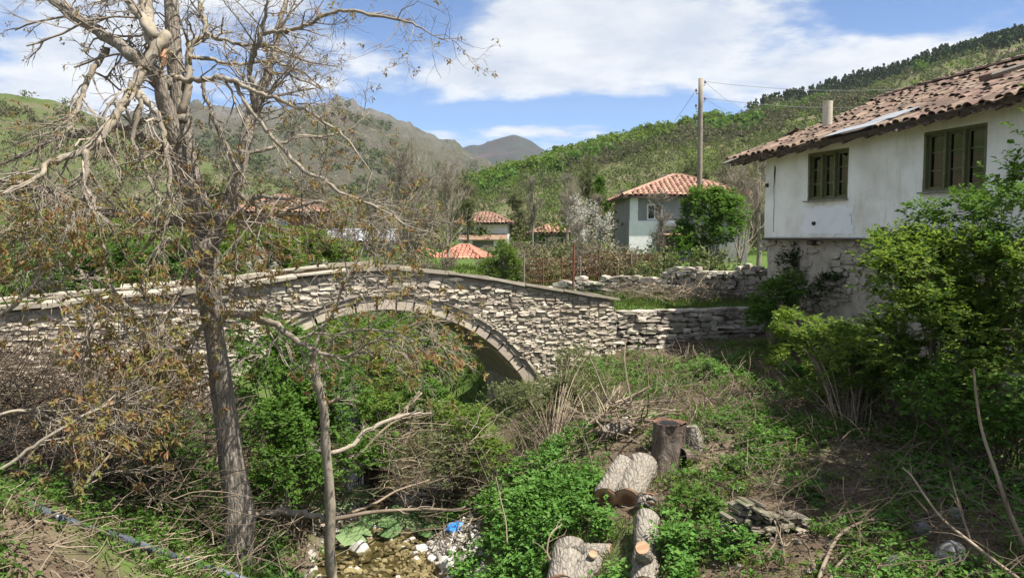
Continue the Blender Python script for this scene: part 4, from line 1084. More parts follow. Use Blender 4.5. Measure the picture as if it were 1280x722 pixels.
# ------------------------------------------------------------------ houses further off
def far_house(name, label, loc, rz, w, d, h, rise, wall, tile, wins=(), over=.5, group=None, hip=True, tile_size=.30, extra=None, cat='house'):
    t = thing(name, label, cat, loc, rz, group)
    ca_, sa_ = math.cos(rz), math.sin(rz); ux = np.array([ca_, sa_, 0]); uy = np.array([-sa_, ca_, 0]); uz = np.array([0, 0, 1.]); L = np.array(loc, float)
    Mx = np.stack([ux, uy, uz], 1); q = lambda x, y, z: L + ux * x + uy * y + uz * z
    g = Geo()
    # front wall with openings: strips butted between the windows
    xs_ = sorted(set([-w / 2, w / 2] + [v for (a, b, c, e_) in wins for v in (a, b)]))
    for a, b in zip(xs_[:-1], xs_[1:]):
        cur = [(c, e_) for (aa, bb, c, e_) in wins if aa <= a + 1e-6 and bb >= b - 1e-6]; z = 0
        for c, e_ in sorted(cur):
            if c > z: box_geo(g, q((a + b) / 2, .15, (z + c) / 2), (b - a, .3, c - z), Mx)
            z = e_
        if z < h: box_geo(g, q((a + b) / 2, .15, (z + h) / 2), (b - a, .3, h - z), Mx)
    box_geo(g, q(-w / 2 + .15, d / 2 + .15, h / 2), (.3, d - .3, h), Mx); box_geo(g, q(w / 2 - .15, d / 2 + .15, h / 2), (.3, d - .3, h), Mx); box_geo(g, q(0, d - .15, h / 2), (w - .6, .3, h), Mx)
    g.build('wall', wall, t)
    pl = Geo(); box_geo(pl, q(0, d / 2, -1.2), (w + .06, d + .06, 2.4), Mx); pl.build('plinth', M['wall_stone'], t)
    for (a, b, c, e_) in wins:
        f = Geo(); fw = .09
        for (cx_, cz_, ww, hh) in [((a + b) / 2, c + fw / 2, b - a, fw), ((a + b) / 2, e_ - fw / 2, b - a, fw), (a + fw / 2, (c + e_) / 2, fw, e_ - c - 2 * fw), (b - fw / 2, (c + e_) / 2, fw, e_ - c - 2 * fw), ((a + b) / 2, (c + e_) / 2, fw * .8, e_ - c - 2 * fw)]:
            box_geo(f, q(cx_, .1, cz_), (ww, .1, hh), Mx)
        fo = f.build('window', M['white_paint'], t)
        gl = Geo(); box_geo(gl, q((a + b) / 2, .14, (c + e_) / 2), (b - a - 2 * fw - .01, .01, e_ - c - 2 * fw - .01), Mx); gl.build('pane', M['glass'], fo)
    bk = Geo(); box_geo(bk, q(0, 1.0, h / 2), (w - .7, .05, h - .1), Mx); bk.build('room', M['dark'], t)
    # hipped or gabled roof as tiled slopes
    W2, D2 = w / 2 + over, d / 2 + over; hx = max(W2 - D2, .3) if hip else W2
    c = lambda x, y, z: q(x, y + d / 2, z)
    Z0, Z1 = h - .12, h - .12 + rise
    slopes = [([c(-W2, -D2, Z0), c(W2, -D2, Z0), c(hx, 0, Z1), c(-hx, 0, Z1)]), ([c(W2, D2, Z0), c(-W2, D2, Z0), c(-hx, 0, Z1), c(hx, 0, Z1)])]
    if hip: slopes += [[c(-W2, D2, Z0), c(-W2, -D2, Z0), c(-hx, 0, Z1), c(-hx, 0, Z1)], [c(W2, -D2, Z0), c(W2, D2, Z0), c(hx, 0, Z1), c(hx, 0, Z1)]]
    rg = Geo(); tg = Geo(); r = np.random.default_rng(int(abs(L[0] * 31 + L[1] * 7)))
    for k, (A, B, C, D) in enumerate(slopes):
        e1 = B - A; ln = np.linalg.norm(e1); e1 = e1 / ln; mid = ((C + D) - (A + B)) / 2; up = mid - e1 * np.dot(mid, e1); hl = np.linalg.norm(up); up = up / hl; nn = np.cross(e1, up)
        rg.add(np.array([A, B, C, D]) - nn * .04, [[0, 1, 2, 3]] if not np.allclose(C, D) else None, [[0, 1, 2]] if np.allclose(C, D) else None)
        l0, l1 = np.dot(D - A, e1), np.dot(C - A, e1)
        if k == 1: continue
        tw_, ex_ = tile_size, tile_size * 1.35
        for ci in range(int(ln / tw_)):
            x = (ci + .5) * tw_
            for ri in range(int(hl / ex_)):
                y = ri * ex_; f = (y + ex_ * .5) / hl
                if x < l0 * f or x > ln + (l1 - ln) * f: continue
                Vt, Q = FAR_TILES[int(r.integers(0, 8))]
                tg.add(Vt @ np.stack([e1 * tw_, up * ex_ * 1.25, nn * tw_ * .55], 1).T + A + e1 * (x + r.normal(0, .015)) + up * (y + r.normal(0, .02)) + nn * .015, Q)
        # eave board
        box_geo(rg, (A + B) / 2 - np.array([0, 0, .09]), (ln - .02, .05, .12), np.stack([e1, np.cross(uz, e1), uz], 1))
    ro = rg.build('roof', M['wood_dark'], t)
    tag(tg.build('roof_tiling', tile, ro), kind='stuff')
    hg = Geo()
    for sx_ in (-1, 1):
        if hip:
            for sy_ in (-1, 1): tubes(hg, [c(sx_ * W2, sy_ * D2, Z0 + .06), c(sx_ * hx, 0, Z1 + .06)], [.11, .11], 6)
    tubes(hg, [c(-hx, 0, Z1 + .05), c(hx, 0, Z1 + .05)], [.12, .12], 6); hg.build('ridge_cap', tile, ro)
    return t, q, Mx
zg = lambda p: tz(p[0], p[1])
# two storey house: eave shade painted as grey walls, sunlit part as white facing
wl = P(860, 330, 50.0); wl[2] = zg(wl) - .15
t, q, Mx = far_house('white_house', 'two storey white house with eave shade put into its grey walls and a hipped orange roof behind the utility pole', wl, R(0), 7.4, 7.0, 4.35, 1.5, M['grey_and_shade_render'], M['new_tile'],
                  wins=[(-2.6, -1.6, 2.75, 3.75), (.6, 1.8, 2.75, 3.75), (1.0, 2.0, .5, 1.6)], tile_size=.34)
g = Geo(); box_geo(g, q(-2.75, -.035, 1.35), (1.9, .06, 2.7), Mx); box_geo(g, q(-3.42, -.036, 3.4), (.5, .062, 1.4), Mx); box_geo(g, q(-1.3, -.034, 2.3), (1.0, .058, .8), Mx); g.build('sunlit_facing', M['white_render'], t)  # white pieces cut to the sunlit part of the front
g = Geo(); box_geo(g, q(-.9, -.55, 1.95), (2.0, 1.1, .06), np.stack([Mx[:, 0], Mx[:, 1] * .97 + np.array([0, 0, .22]), np.array([0, 0, 1.])], 1)); g.build('porch_canopy', M['new_tile'], t)
for x in (-1.8, .0):
    g = Geo(); tubes(g, [q(x, -1.0, 0), q(x, -1.0, 1.85)], [.05, .05], 6); g.build('canopy_post', M['rust'], t)
g = Geo(); box_geo(g, q(-1.0, -.02, .95), (.95, .07, 1.9), Mx); g.build('door', M['wood_dark'], t)
g = Geo(); box_geo(g, q(-.1, -.5, 2.42), (3.2, 1.0, .12), Mx); g.build('balcony_slab', M['grey_and_shade_render'], t)

l1 = P(350, 300, 46); l1[2] = zg(l1)
l1[2] = P(350, 306, 46)[2] - .6
far_house('red_roofed_house', 'low house with a red hipped roof and white window seen between the walnut branches', l1, R(9), 4.6, 4.5, 2.55, 1.05, M['brick'], M['dull_tile'], wins=[(-.75, .45, .95, 2.05)], tile_size=.3)
l2 = P(604, 306, 88); t2, q2, Mx2 = far_house('brown_roofed_house', 'house with a brown hipped roof and dark open upper floor in mid distance', l2 - [0, 0, .4], R(-6), 5.4, 4.4, 2.9, 1.2, M['white_render'], M['dull_tile'],
    wins=[(-1.8, -1.0, 1.5, 2.4), (-.5, .4, 1.5, 2.4), (1.0, 1.9, .5, 1.5)], tile_size=.4)
g = Geo(); box_geo(g, q2(.1, -.9, 1.25), (5.2, 1.7, .10), np.stack([Mx2[:, 0], Mx2[:, 1] * .93 + np.array([0, 0, .36]), np.array([0, 0, 1.])], 1)); g.build('porch_roof', M['dull_tile'], t2)
for x in (-2.2, -1.2, 1.6):
    g = Geo(); box_geo(g, q2(x, -1.5, .55), (.5, .1, 1.2), Mx2); g.build('porch_pillar', M['white_render'], t2)
l3 = P(690, 312, 84); l3[2] -= .5
t3, q3, Mx3 = far_house('orange_roofed_house', 'small far house with a bright orange roof and white chimney', l3, R(4), 3.7, 3.8, 2.35, .85, M['grey_and_shade_render'], M['new_tile'], wins=[(-1.5, -.6, .9, 1.8), (.4, 1.3, .9, 1.8)], tile_size=.4)
g = Geo(); box_geo(g, q3(1.25, 1.5, 2.95), (.3, .3, .8), Mx3); g.build('chimney', M['white_render'], t3)
l4 = P(574, 330, 58); l4[2] = P(574, 318, 58)[2] - 2.2
far_house('red_tiled_shed', 'long low shed with a clean red tile roof just beyond the bridge crown', l4, R(-9), 2.9, 3.6, 2.0, .95, M['grey_and_shade_render'], M['red_tile'], wins=[(-.9, -.2, .9, 1.6)], tile_size=.33, over=.35, cat='shed')
l6 = P(520, 330, 60); l6[2] = P(520, 318, 60)[2] - 2.2
far_house('small_red_outbuilding', 'small outbuilding with a red tile roof left of the long red shed', l6, R(-9), 2.0, 2.6, 2.0, .75, M['grey_and_shade_render'], M['red_tile'], wins=[(-.5, .2, .9, 1.6)], tile_size=.33, over=.35, cat='outbuilding')
l5 = P(452, 318, 60); l5[2] = P(452, 300, 60)[2] - 2.0
far_house('slate_roofed_shed', 'grey stone slated shed partly hidden by bare bushes behind the bridge', l5, R(8), 4.6, 4.0, 2.0, .85, M['grey_and_shade_render'], M['grey_slate'], wins=[(-1.0, -.3, .9, 1.6)], tile_size=.4, hip=False, over=.4, cat='shed')

# ------------------------------------------------------------------ utility pole, wires, fence
pt = P(876, 98, 40.0); pbm = P(872, 330, 40.0)
pole = thing('utility_pole', 'tall grey wooden utility pole rising behind the green shrub', 'utility pole', (pbm[0], pbm[1], zg(pbm)))
g = Geo(); pbm[2] = zg(pbm) - .4
tubes(g, smooth_path([pbm, pbm * .5 + pt * .5 + [.03, 0, 0], pt], 8), np.linspace(.15, .11, 8), 9, True); g.build('pole', M['concrete'], pole, True)
ins = []
for (dz, dx) in ((.35, .16), (.75, -.16), (1.15, .16), (1.5, -.16)):
    c = pt - [0, 0, dz]; g = Geo(); tubes(g, [c, c + [dx * 1.3, 0, .0], c + [dx * 1.35, 0, .12]], [.018, .018, .018], 5); bk = g.build('bracket', M['metal_grey'], pole)
    g = Geo(); e = c + np.array([dx * 1.35, 0, .12]); tubes(g, [e, e + [0, 0, .03], e + [0, 0, .07], e + [0, 0, .12]], [.045, .06, .045, .03], 8, True); g.build('insulator', M['ceramic'], bk, True); ins.append(e + [0, 0, .07])
def wire(a, b, sag, label, group='overhead wires from the utility pole'):
    t = np.linspace(0, 1, 14)[:, None]; p = a * (1 - t) + b * t; p[:, 2] -= (4 * t * (1 - t))[:, 0] * sag
    g = Geo(); tubes(g, p, np.full(14, .010), 4); tag(g.build('power_line', M['wire'], smooth=True), label, 'power line', group)
wire(ins[0], P(1240, 100, 44), .5, 'topmost thin overhead wire running right from the pole over the house roof')
wire(ins[2], P(1150, 128, 52), .4, 'lower thin overhead wire running right from the pole behind the chimney pipe')
wire(ins[2], P(925, 142, 70), .2, 'steep thin service wire dropping from the pole to the right hand trees')
wire(ins[0], P(930, 135, 75), .25, 'upper thin service wire slanting from the pole top to the trees')
wire(ins[1], P(745, 262, 84), .8, 'thin overhead wire falling left from the pole towards the orange roof')

# wire fence beyond the bridge
fa, fb = P(655, 352, 27.5), P(830, 345, 31.0)
fence = thing('wire_fence', 'rusty wire mesh fence with thin posts beyond the bridge end', 'fence', (fa[0], fa[1], zg(fa)))
pp = []
for k in range(9):
    p = fa + (fb - fa) * k / 8; p[2] = zg(p); pp.append(p)
    g = Geo(); tubes(g, [p - [0, 0, .2], p + [rng.normal(0, .03), 0, 1.25 + rng.normal(0, .06)]], [.035, .03], 6, True); g.build('fence_post', M['rust'] if k % 3 else M['wood_grey'], fence)
g = Geo()
for hgt in (.15, .45, .75, 1.05, 1.2):
    tubes(g, [p + [0, 0, hgt + rng.normal(0, .02)] for p in pp], np.full(9, .009), 3)
xx = np.linspace(0, 8, 64)
for sgn in (1, -1):
    for x in xx:
        a = np.array([np.interp(x, range(9), [p[i] for p in pp]) for i in range(3)]); x2 = np.clip(x + sgn * .55, 0, 8); b = np.array([np.interp(x2, range(9), [p[i] for p in pp]) for i in range(3)])
        tubes(g, [a + [0, 0, .1], b + [0, 0, 1.2]], [.005, .005], 3)
g.build('wire_mesh', M['rust'], fence)
rp = P(716, 350, 26.8)
g = Geo(); tubes(g, [[rp[0], rp[1], zg(rp) - .3], [rp[0] + .03, rp[1], P(716, 306, 26.8)[2]]], [.036, .032], 8, True)
tag(g.build('red_post', M['red_paint']), 'thin red painted iron post standing behind the bridge parapet', 'post')
# ------------------------------------------------------------------ the walnut tree in front
wb = hit(288, 694, 7)
WY = wb[1]
walnut = thing('walnut_tree', 'large leaning walnut tree with bare pale limbs and bronze young leaves at left', 'tree', wb)
WK = 1.0
def limb_path(pts, dy0=0.0, dy1=0.0, n=None):
    """pts rows (px, py, width_px); depth runs from WY+dy0 to WY+dy1"""
    a = np.array(pts, float); t = np.linspace(0, 1, len(a)); out = []
    for (px, py, w), u in zip(a, t):
        Y = WY + dy0 + (dy1 - dy0) * u; p = P(px, py, Y); out.append([*p, w * Y / FPX / 2 * WK])
    n = n or max(6, len(a) * 4)
    s = smooth_path(out, n)
    return s[:, :3], np.maximum(s[:, 3], .004)
LIMB_P, LIMB_R = [], []
def limb(pts, dy0=0, dy1=0, name='limb', mat='limb_bark', sides=8, wob=.012, parent=None):
    p, r = limb_path(pts, dy0, dy1)
    p[1:-1] += rng.normal(0, wob, p[1:-1].shape) * np.minimum(1, r[1:-1, None] / .03)
    r = r * (1 + rng.normal(0, .02, r.shape)) * np.interp(np.linspace(0, 1, len(r)), [0, .7, 1], [1, 1, .4])
    g = Geo(); tubes(g, p, r, sides, True)
    o = g.build(name, M[mat], parent or walnut, True)
    q = np.linspace(0, len(p) - 1, 12); i = np.minimum(q.astype(int), len(p) - 2); u = (q - i)[:, None]
    LIMB_P.append(p[i] * (1 - u) + p[i + 1] * u); LIMB_R.append(r[i] * (1 - u[:, 0]) + r[i + 1] * u[:, 0])
    return o
# trunk with an uneven cross section
tp_, tr_ = limb_path([(284, 722, 76), (290, 700, 60), (296, 676, 48), (300, 640, 42), (292, 590, 36), (285, 540, 34), (277, 480, 30), (270, 430, 27), (264, 390, 29), (260, 340, 35), (256, 300, 37), (247, 262, 35), (240, 230, 30), (234, 200, 27), (228, 160, 25), (222, 110, 22), (217, 60, 21), (214, 0, 19), (210, -60, 18), (205, -130, 12)], 0, .3, 90)
g = Geo(); sides = 18; a_ = np.linspace(0, 2 * np.pi, sides, endpoint=False)
ecc = 1 + .05 * np.sin(a_ * 3 + 1)[None, None, :] + .035 * np.sin(a_ * 5)[None, None, :] + .04 * snoise(np.arange(90)[:, None] * .25, a_[None, :] * 1.2, 1.0, 3)[None]
tr_ = tr_ * .9 * (1 + .03 * np.sin(np.arange(90) * .7))
tubes(g, tp_, tr_, sides, False, ecc); g.build('trunk', M['bark'], walnut, True)
WK = .86
# dark left leader and the torn limb
limb([(252, 275, 30), (236, 232, 30), (224, 190, 26), (212, 150, 24), (203, 112, 22), (198, 88, 16)], -.1, -.5, mat='bark', sides=12)
limb([(206, 104, 26), (180, 82, 22), (150, 57, 18), (118, 36, 16), (86, 15, 15), (55, -6, 14), (10, -40, 10)], -.4, .6, mat='bark', sides=10)
limb([(199, 62, 20), (188, 40, 20), (184, 14, 18), (180, -14, 16), (176, -60, 12)], -.3, .6, sides=10)
limb([(192, 48, 14), (176, 20, 13), (160, 0, 12), (140, -40, 9)], -.3, .2)
limb([(208, 44, 17), (196, 60, 17), (178, 88, 15), (166, 112, 14), (152, 132, 13), (140, 153, 12), (124, 175, 12), (108, 187, 12), (84, 196, 10), (58, 206, 10), (52, 218, 10), (26, 230, 9), (-20, 244, 8)], -.35, -1.9, sides=10)
g = Geo(); c = P(206, 66, WY - .42); tubes(g, [c + [.0, 0, .04], c + [-.01, -.02, -.06], c + [-.03, -.02, -.22]], [.02, .05, .012], 6, True); g.build('torn_wood', M['cut_fresh'], walnut)
limb([(134, 60, 9), (120, 84, 9), (107, 108, 8), (98, 132, 7), (90, 148, 7), (80, 170, 6), (70, 192, 5)], .1, -.7)
limb([(168, 106, 9), (184, 128, 9), (200, 155, 8), (207, 195, 8), (213, 238, 7), (210, 276, 6), (198, 306, 5), (176, 340, 4)], -.6, -1.1)
limb([(172, 112, 7), (176, 135, 7), (166, 176, 6), (178, 204, 6), (193, 238, 5), (212, 262, 5), (232, 278, 4)], -.7, -.9)
limb([(108, 188, 10), (106, 212, 9), (104, 242, 8), (98, 262, 8), (78, 300, 6), (60, 334, 4)], -1.3, -1.6)
limb([(53, 215, 6), (56, 230, 5), (66, 242, 3)], -1.6, -1.7)
limb([(232, 148, 14), (192, 150, 10), (158, 158, 9), (112, 162, 9), (80, 172, 8), (60, 176, 8), (34, 192, 7), (0, 206, 6), (-40, 214, 5)], 0, 1.4, mat='bark')
limb([(250, 285, 20), (222, 276, 14), (190, 278, 13), (160, 270, 12), (124, 262, 12), (95, 254, 11), (66, 244, 11), (30, 232, 10), (-20, 222, 9)], 0, -1.0, mat='bark')
limb([(120, 264, 9), (90, 272, 9), (52, 276, 9), (20, 284, 8), (-20, 296, 8)], -.6, -1.3)
# right leader
limb([(256, 318, 30), (270, 292, 26), (284, 262, 23), (293, 236, 21), (301, 202, 20), (308, 172, 18), (316, 142, 17), (326, 114, 15), (336, 88, 13), (343, 58, 12), (350, 28, 11), (356, 0, 10), (360, -50, 7)], 0, .9, mat='bark', sides=10)
limb([(228, 142, 12), (236, 104, 11), (236, 70, 10), (240, 54, 10), (256, 44, 9), (256, 26, 8), (250, 6, 8), (246, -30, 6)], .1, .7, sides=7)
limb([(214, 96, 8), (232, 100, 8), (252, 100, 8), (276, 98, 8), (292, 102, 7), (318, 115, 6), (346, 123, 6), (372, 134, 6), (400, 148, 5), (432, 172, 5), (450, 196, 4), (470, 222, 3)], -.2, -1.4, sides=7)
limb([(250, 100, 6), (258, 122, 6), (268, 150, 6), (282, 180, 5), (294, 206, 5), (304, 218, 4)], -.3, -.4, sides=6)
limb([(294, 104, 6), (308, 130, 6), (330, 158, 6), (352, 184, 6), (380, 214, 6), (404, 224, 5), (426, 240, 5), (470, 258, 4), (510, 282, 4), (545, 292, 3)], -.6, -1.6, sides=6)
limb([(318, 140, 9), (313, 104, 8), (312, 84, 8), (318, 66, 8), (326, 44, 7), (332, 16, 6), (338, -20, 5)], .1, -.4, mat='bark', sides=7)
limb([(326, 44, 6), (338, 40, 6), (362, 38, 6), (386, 31, 5), (406, 20, 5), (428, 13, 5), (460, 18, 5), (496, 24, 4), (518, 30, 4), (540, 44, 3), (560, 52, 3)], -.2, -1.4, sides=6)
limb([(256, 42, 6), (276, 48, 6), (296, 55, 5), (318, 58, 5), (345, 60, 4), (380, 76, 4), (415, 82, 3)], .3, -.2, sides=6)
limb([(236, 72, 6), (256, 72, 6), (280, 78, 5), (310, 80, 5), (344, 78, 5), (378, 90, 4), (404, 112, 3)], .2, .9, sides=6)
limb([(300, 200, 8), (318, 190, 6), (346, 182, 6), (372, 170, 5), (400, 172, 4), (440, 160, 4), (462, 140, 3)], .3, .9, sides=6)
limb([(292, 236, 8), (310, 252, 7), (332, 260, 6), (350, 268, 5), (372, 258, 5), (402, 252, 5), (434, 268, 4), (470, 280, 3)], .2, -.8, sides=6)
limb([(270, 288, 8), (292, 272, 7), (316, 250, 7), (334, 246, 6), (364, 250, 5), (384, 236, 4)], .0, -1.2, sides=6)
limb([(286, 262, 6), (296, 278, 6), (294, 300, 5), (297, 330, 5), (294, 346, 4)], -.2, -.6, sides=6)
# hanging tangle over the bridge on the left
limb([(80, 308, 6), (98, 338, 6), (120, 372, 5), (114, 408, 5), (103, 440, 4)], -1.0, -1.3, sides=6)
limb([(128, 300, 7), (130, 322, 7), (136, 352, 6), (158, 384, 6), (180, 416, 6), (190, 440, 5), (191, 470, 4)], -.5, -1.0, sides=6)
limb([(258, 330, 9), (236, 322, 7), (212, 300, 6), (194, 322, 6), (176, 356, 5), (188, 376, 5), (198, 408, 4)], -.1, -1.0, sides=6)
limb([(262, 392, 9), (246, 420, 7), (226, 438, 6), (214, 452, 6), (198, 470, 5)], -.1, -.7, sides=6)
limb([(238, 312, 6), (236, 336, 6), (228, 362, 5), (216, 378, 5), (212, 410, 4), (206, 440, 4)], -.3, -.9, sides=6)
limb([(0, 396, 7), (22, 376, 7), (44, 356, 7), (52, 330, 6), (44, 300, 5)], -1.6, -1.5, sides=6)
limb([(268, 398, 12), (290, 392, 11), (318, 398, 10), (342, 404, 9), (368, 424, 9), (392, 436, 8), (412, 444, 8), (436, 452, 6)], .1, -.5, sides=8)
limb([(392, 436, 5), (400, 418, 5), (408, 402, 4), (420, 384, 4), (430, 352, 4), (444, 330, 4), (456, 306, 4), (462, 280, 3)], -.4, -.2, sides=6)
limb([(430, 448, 5), (450, 436, 4), (476, 424, 4), (500, 424, 4), (530, 412, 3)], -.6, -.9, sides=5)
limb([(410, 440, 4), (420, 420, 4), (450, 412, 4), (492, 414, 3), (520, 404, 3), (548, 398, 3)], -.5, -1.2, sides=5)
limb([(-20, 600, 6), (30, 566, 6), (70, 540, 5), (112, 516, 5), (150, 500, 4), (172, 488, 3)], -2.2, -1.4, sides=6)
limb([(60, 660, 5), (96, 616, 5), (128, 580, 4), (150, 548, 4), (172, 502, 3)], -2.0, -1.4, sides=6)
limb([(-10, 520, 5), (40, 512, 5), (84, 530, 4), (120, 520, 4), (168, 512, 3)], -1.9, -1.2, sides=6)
# fine growth
LP_, LR_ = np.array(LIMB_P), np.array(LIMB_R)
tw1, r1 = grow(LP_, LR_, 15, 1.0, .85, 6, .12, .26, .10, .42, .0052)
keep = tw1[:, -1, 2] > -4.3
tw1, r1 = tw1[keep], r1[keep]
tw2, r2 = grow(tw1, r1, 5, .5, .8, 5, .15, .28, .03, .6, .0034)
tw3, r3 = grow(tw2, r2, 3, .26, .75, 4, .25, .3, .0, .7, .0024)
g = Geo(); tubes(g, tw1, np.minimum(r1, .014), 4); tubes(g, tw2, np.minimum(r2, .008), 3); tubes(g, tw3, np.minimum(r3, .0045), 3)
tag(g.build('twigs', M['twig_bark'], walnut), kind='stuff')
tips = np.concatenate([tw3[:, -1], tw2[:, -1]]); tdir = norm(np.concatenate([tw3[:, -1] - tw3[:, -2], tw2[:, -1] - tw2[:, -2]]))
low = np.clip((1.9 - tips[:, 2]) / 3.0, .0, 1)
m = rng.random(len(tips)) < .085 + .11 * low + .08 * (tips[:, 2] < .4) * (tips[:, 0] < -2.6)
tips, tdir, low = tips[m], tdir[m], low[m]
g = Geo()
for k in range(8):
    ax = norm(tdir * .5 + rand_dirs(len(tips)) * .9 - [0, 0, .35]); L = rng.uniform(.035, .085, len(tips)) * (.75 + .4 * low)
    leaves(g, tips + rng.normal(0, .018, tips.shape), ax, norm(rand_dirs(len(tips)) + [0, 0, .7]), L, L * .46, .25)
tag(g.build('young_leaves', M['leaf_walnut'], walnut), kind='stuff')

WK = 1.0
# second, thin tree on the stream bank
sb = hit(414, 716, 8); SY = 10.6
sap = thing('slim_tree', 'slender knotty tree with lichen patches leaning up from the brook edge', 'tree', (sb[0], SY, sb[2]))
_w = WY; WY = SY
pp_, rr_ = limb_path([(419, 745, 15), (414, 712, 14), (412, 680, 13), (413, 640, 13), (411, 600, 12), (407, 560, 12), (406, 530, 11), (404, 508, 11), (398, 484, 11), (393, 462, 10), (390, 440, 8)], 0, -.2, 50)
rr_ = rr_ * (1 + .10 * np.sin(np.arange(50) * 1.3) * (rng.random(50) > .4))
g = Geo(); tubes(g, pp_, rr_, 10, True); g.build('trunk', M['limb_bark'], sap, True)
n0 = len(LIMB_P)
limb([(411, 572, 6), (402, 566, 6), (396, 560, 5)], 0, .1, name='branch', parent=sap)
limb([(408, 504, 5), (420, 500, 4), (428, 490, 4)], 0, -.1, name='branch', parent=sap)
limb([(413, 566, 6), (440, 556, 6), (462, 536, 6), (490, 524, 5), (516, 516, 5), (540, 516, 3)], 0, 1.2, name='branch', parent=sap)
limb([(413, 650, 6), (400, 646, 7), (384, 642, 8), (360, 640, 9), (340, 640, 9), (318, 644, 10), (306, 650, 12)], 0, .2, name='branch', parent=sap)
A1, B1 = np.array(LIMB_P[n0:]), np.array(LIMB_R[n0:])
t1, q1 = grow(A1, B1, 6, .5, .8, 5, .2, .3, .02, .4, .004)
t2_, q2_ = grow(t1, q1, 3, .3, .8, 4, .2, .3, .0, .6, .0028)
g = Geo(); tubes(g, t1, np.minimum(q1, .008), 4); tubes(g, t2_, np.minimum(q2_, .005), 3); tag(g.build('twigs', M['twig_bark'], sap), kind='stuff')
WY = _w

# ------------------------------------------------------------------ bushes and trees
def bush(name, label, cat, ells, leaf, n, L, W, k=5, group=None, seed=0, stems=14, base=None, stem_mat='twig_bark', density_gap=.0, gapscale=1.6, stem_r=.014):
    """ells: rows (x,y,z,rx,ry,rz); leaves as sprays in the outer part of each lobe"""
    r = np.random.default_rng(seed); E = np.array(ells, float)
    if base is None: base = np.array([E[0, 0], E[0, 1], tz(E[0, 0], E[0, 1])])
    t = thing(name, label, cat, base, 0, group)
    vol = (E[:, 3] * E[:, 4] * E[:, 5]) ** (2 / 3); pk = r.choice(len(E), int(n * 1.8), p=vol / vol.sum())
    o = rand_dirs(len(pk), r); o[:, 2] = np.where(o[:, 2] < -.5, -o[:, 2], o[:, 2])
    rad = r.uniform(.35, 1, len(pk)) ** .45 * r.uniform(.85, 1.12, len(pk))
    p = E[pk, :3] + o * E[pk, 3:6] * rad[:, None]
    gn = snoise(p[:, 0] * 1.0 + p[:, 2] * .6, p[:, 1] - p[:, 2] * .7, gapscale / np.mean(E[:, 3]), seed % 7)
    keep = (gn > density_gap - r.uniform(0, .5, len(pk))) & (p[:, 2] > terrain(p[:, 0], p[:, 1]) + .03)
    p, o = p[keep][:n], o[keep][:n]
    ns = max(stems * 3, 8); tgt = p[r.choice(len(p), min(ns, len(p)), replace=False)]; ns = len(tgt)
    b = base + r.normal(0, .12, (ns, 3)) * np.array([E[0, 3], E[0, 4], 0]) * .8; b[:, 2] = base[2] - .1
    u = np.linspace(0, 1, 8)[None, :, None]; mid = (b + tgt) / 2 + r.normal(0, .12, (ns, 3)) * E[0, 3]; mid[:, 2] += .45 * (tgt[:, 2] - b[:, 2])
    Pp = b[:, None] * (1 - u) ** 2 + mid[:, None] * 2 * u * (1 - u) + tgt[:, None] * u ** 2
    sr = np.linspace(1, .25, 8)[None] * r.uniform(.5, 1.1, ns)[:, None] * stem_r
    Ps, Rs = grow(Pp, sr, 5, .35 * float(np.mean(E[:, 3])) + .06, .75, 5, .45, .2, .06, .5, .002, r)
    # half of the leaves sit on the side shoots, the rest fill the lobes
    h = len(p) // 2; si = r.integers(0, len(Ps), h); sk = r.integers(1, 5, h)
    ps = Ps[si, sk] + r.normal(0, .02, (h, 3)); os_ = norm(Ps[si, 4] - Ps[si, 0])
    p = np.concatenate([p[h:], ps]); o = np.concatenate([o[h:], os_])
    g = Geo(); sprays(g, p, norm(o + [0, 0, .25]), k, L, W, r)
    tag(g.build('foliage', M[leaf], t), kind='stuff')
    g = Geo(); tubes(g, Pp, sr, 4); tubes(g, Ps, Rs, 3)
    tag(g.build('stems', M[stem_mat], t), kind='stuff')
    return t
def E(px, py, Y, rx, rz, ry=None):
    p = P(px, py, Y); return (*p, rx, ry or rx, rz)

def tree_mesh(height, spread, seed, levels, leaf=None, nleaf=0, L=.12, trunk_r=.16, fork=.35, up=.35, nl=(7, 6, 5), twig=.006, lk=4, bushy=.0):
    """trunk, branch and crown geometry of one tree with its foot at the origin"""
    r = np.random.default_rng(seed); K = 8
    z = np.linspace(0, 1, K); tr = np.stack([r.normal(0, .03, K).cumsum() * height * .25, r.normal(0, .03, K).cumsum() * height * .25, z * height * .72], -1); tr[0, :2] = 0
    tR = trunk_r * np.linspace(1, .25, K)
    gt = Geo(); tubes(gt, tr - [0, 0, .25], tR, 8, True)
    Pp, Rr = tr[None], tR[None]; gb = Geo(); cur = []
    ln = spread * .95
    for li in range(levels):
        c, cr_ = grow(Pp, Rr, nl[li], ln, .75 if li else .8, 5, fork if li == 0 else .25, .2, -.06, .55, twig * (levels - li) * .7, r, up if li < 2 else .15)
        tubes(gb, c, cr_, 4 if li == 0 else 3); Pp, Rr = c, cr_; ln *= .55; cur = c
    gl = None
    if nleaf:
        gl = Geo(); idx = r.integers(0, len(cur), nleaf); s = r.integers(1, 5, nleaf); p = cur[idx, s] + r.normal(0, .02 * height, (nleaf, 3)) * (.3 + bushy)
        sprays(gl, p, norm(cur[idx, 4] - cur[idx, 0] + [0, 0, .3 * 1]), lk, L, L * .55, r)
    return gt, gb, gl
PROTO = {}
def proto_tree(key, height, spread, seed, levels, leaf, nleaf, L, branch_mat, **kw):
    gt, gb, gl = tree_mesh(height, spread, seed, levels, leaf, nleaf, L, **kw)
    PROTO[key] = (gt.mesh('trunk', M['bark'], True), gb.mesh('branches', M[branch_mat]), gl.mesh('crown', M[leaf]) if gl else None)
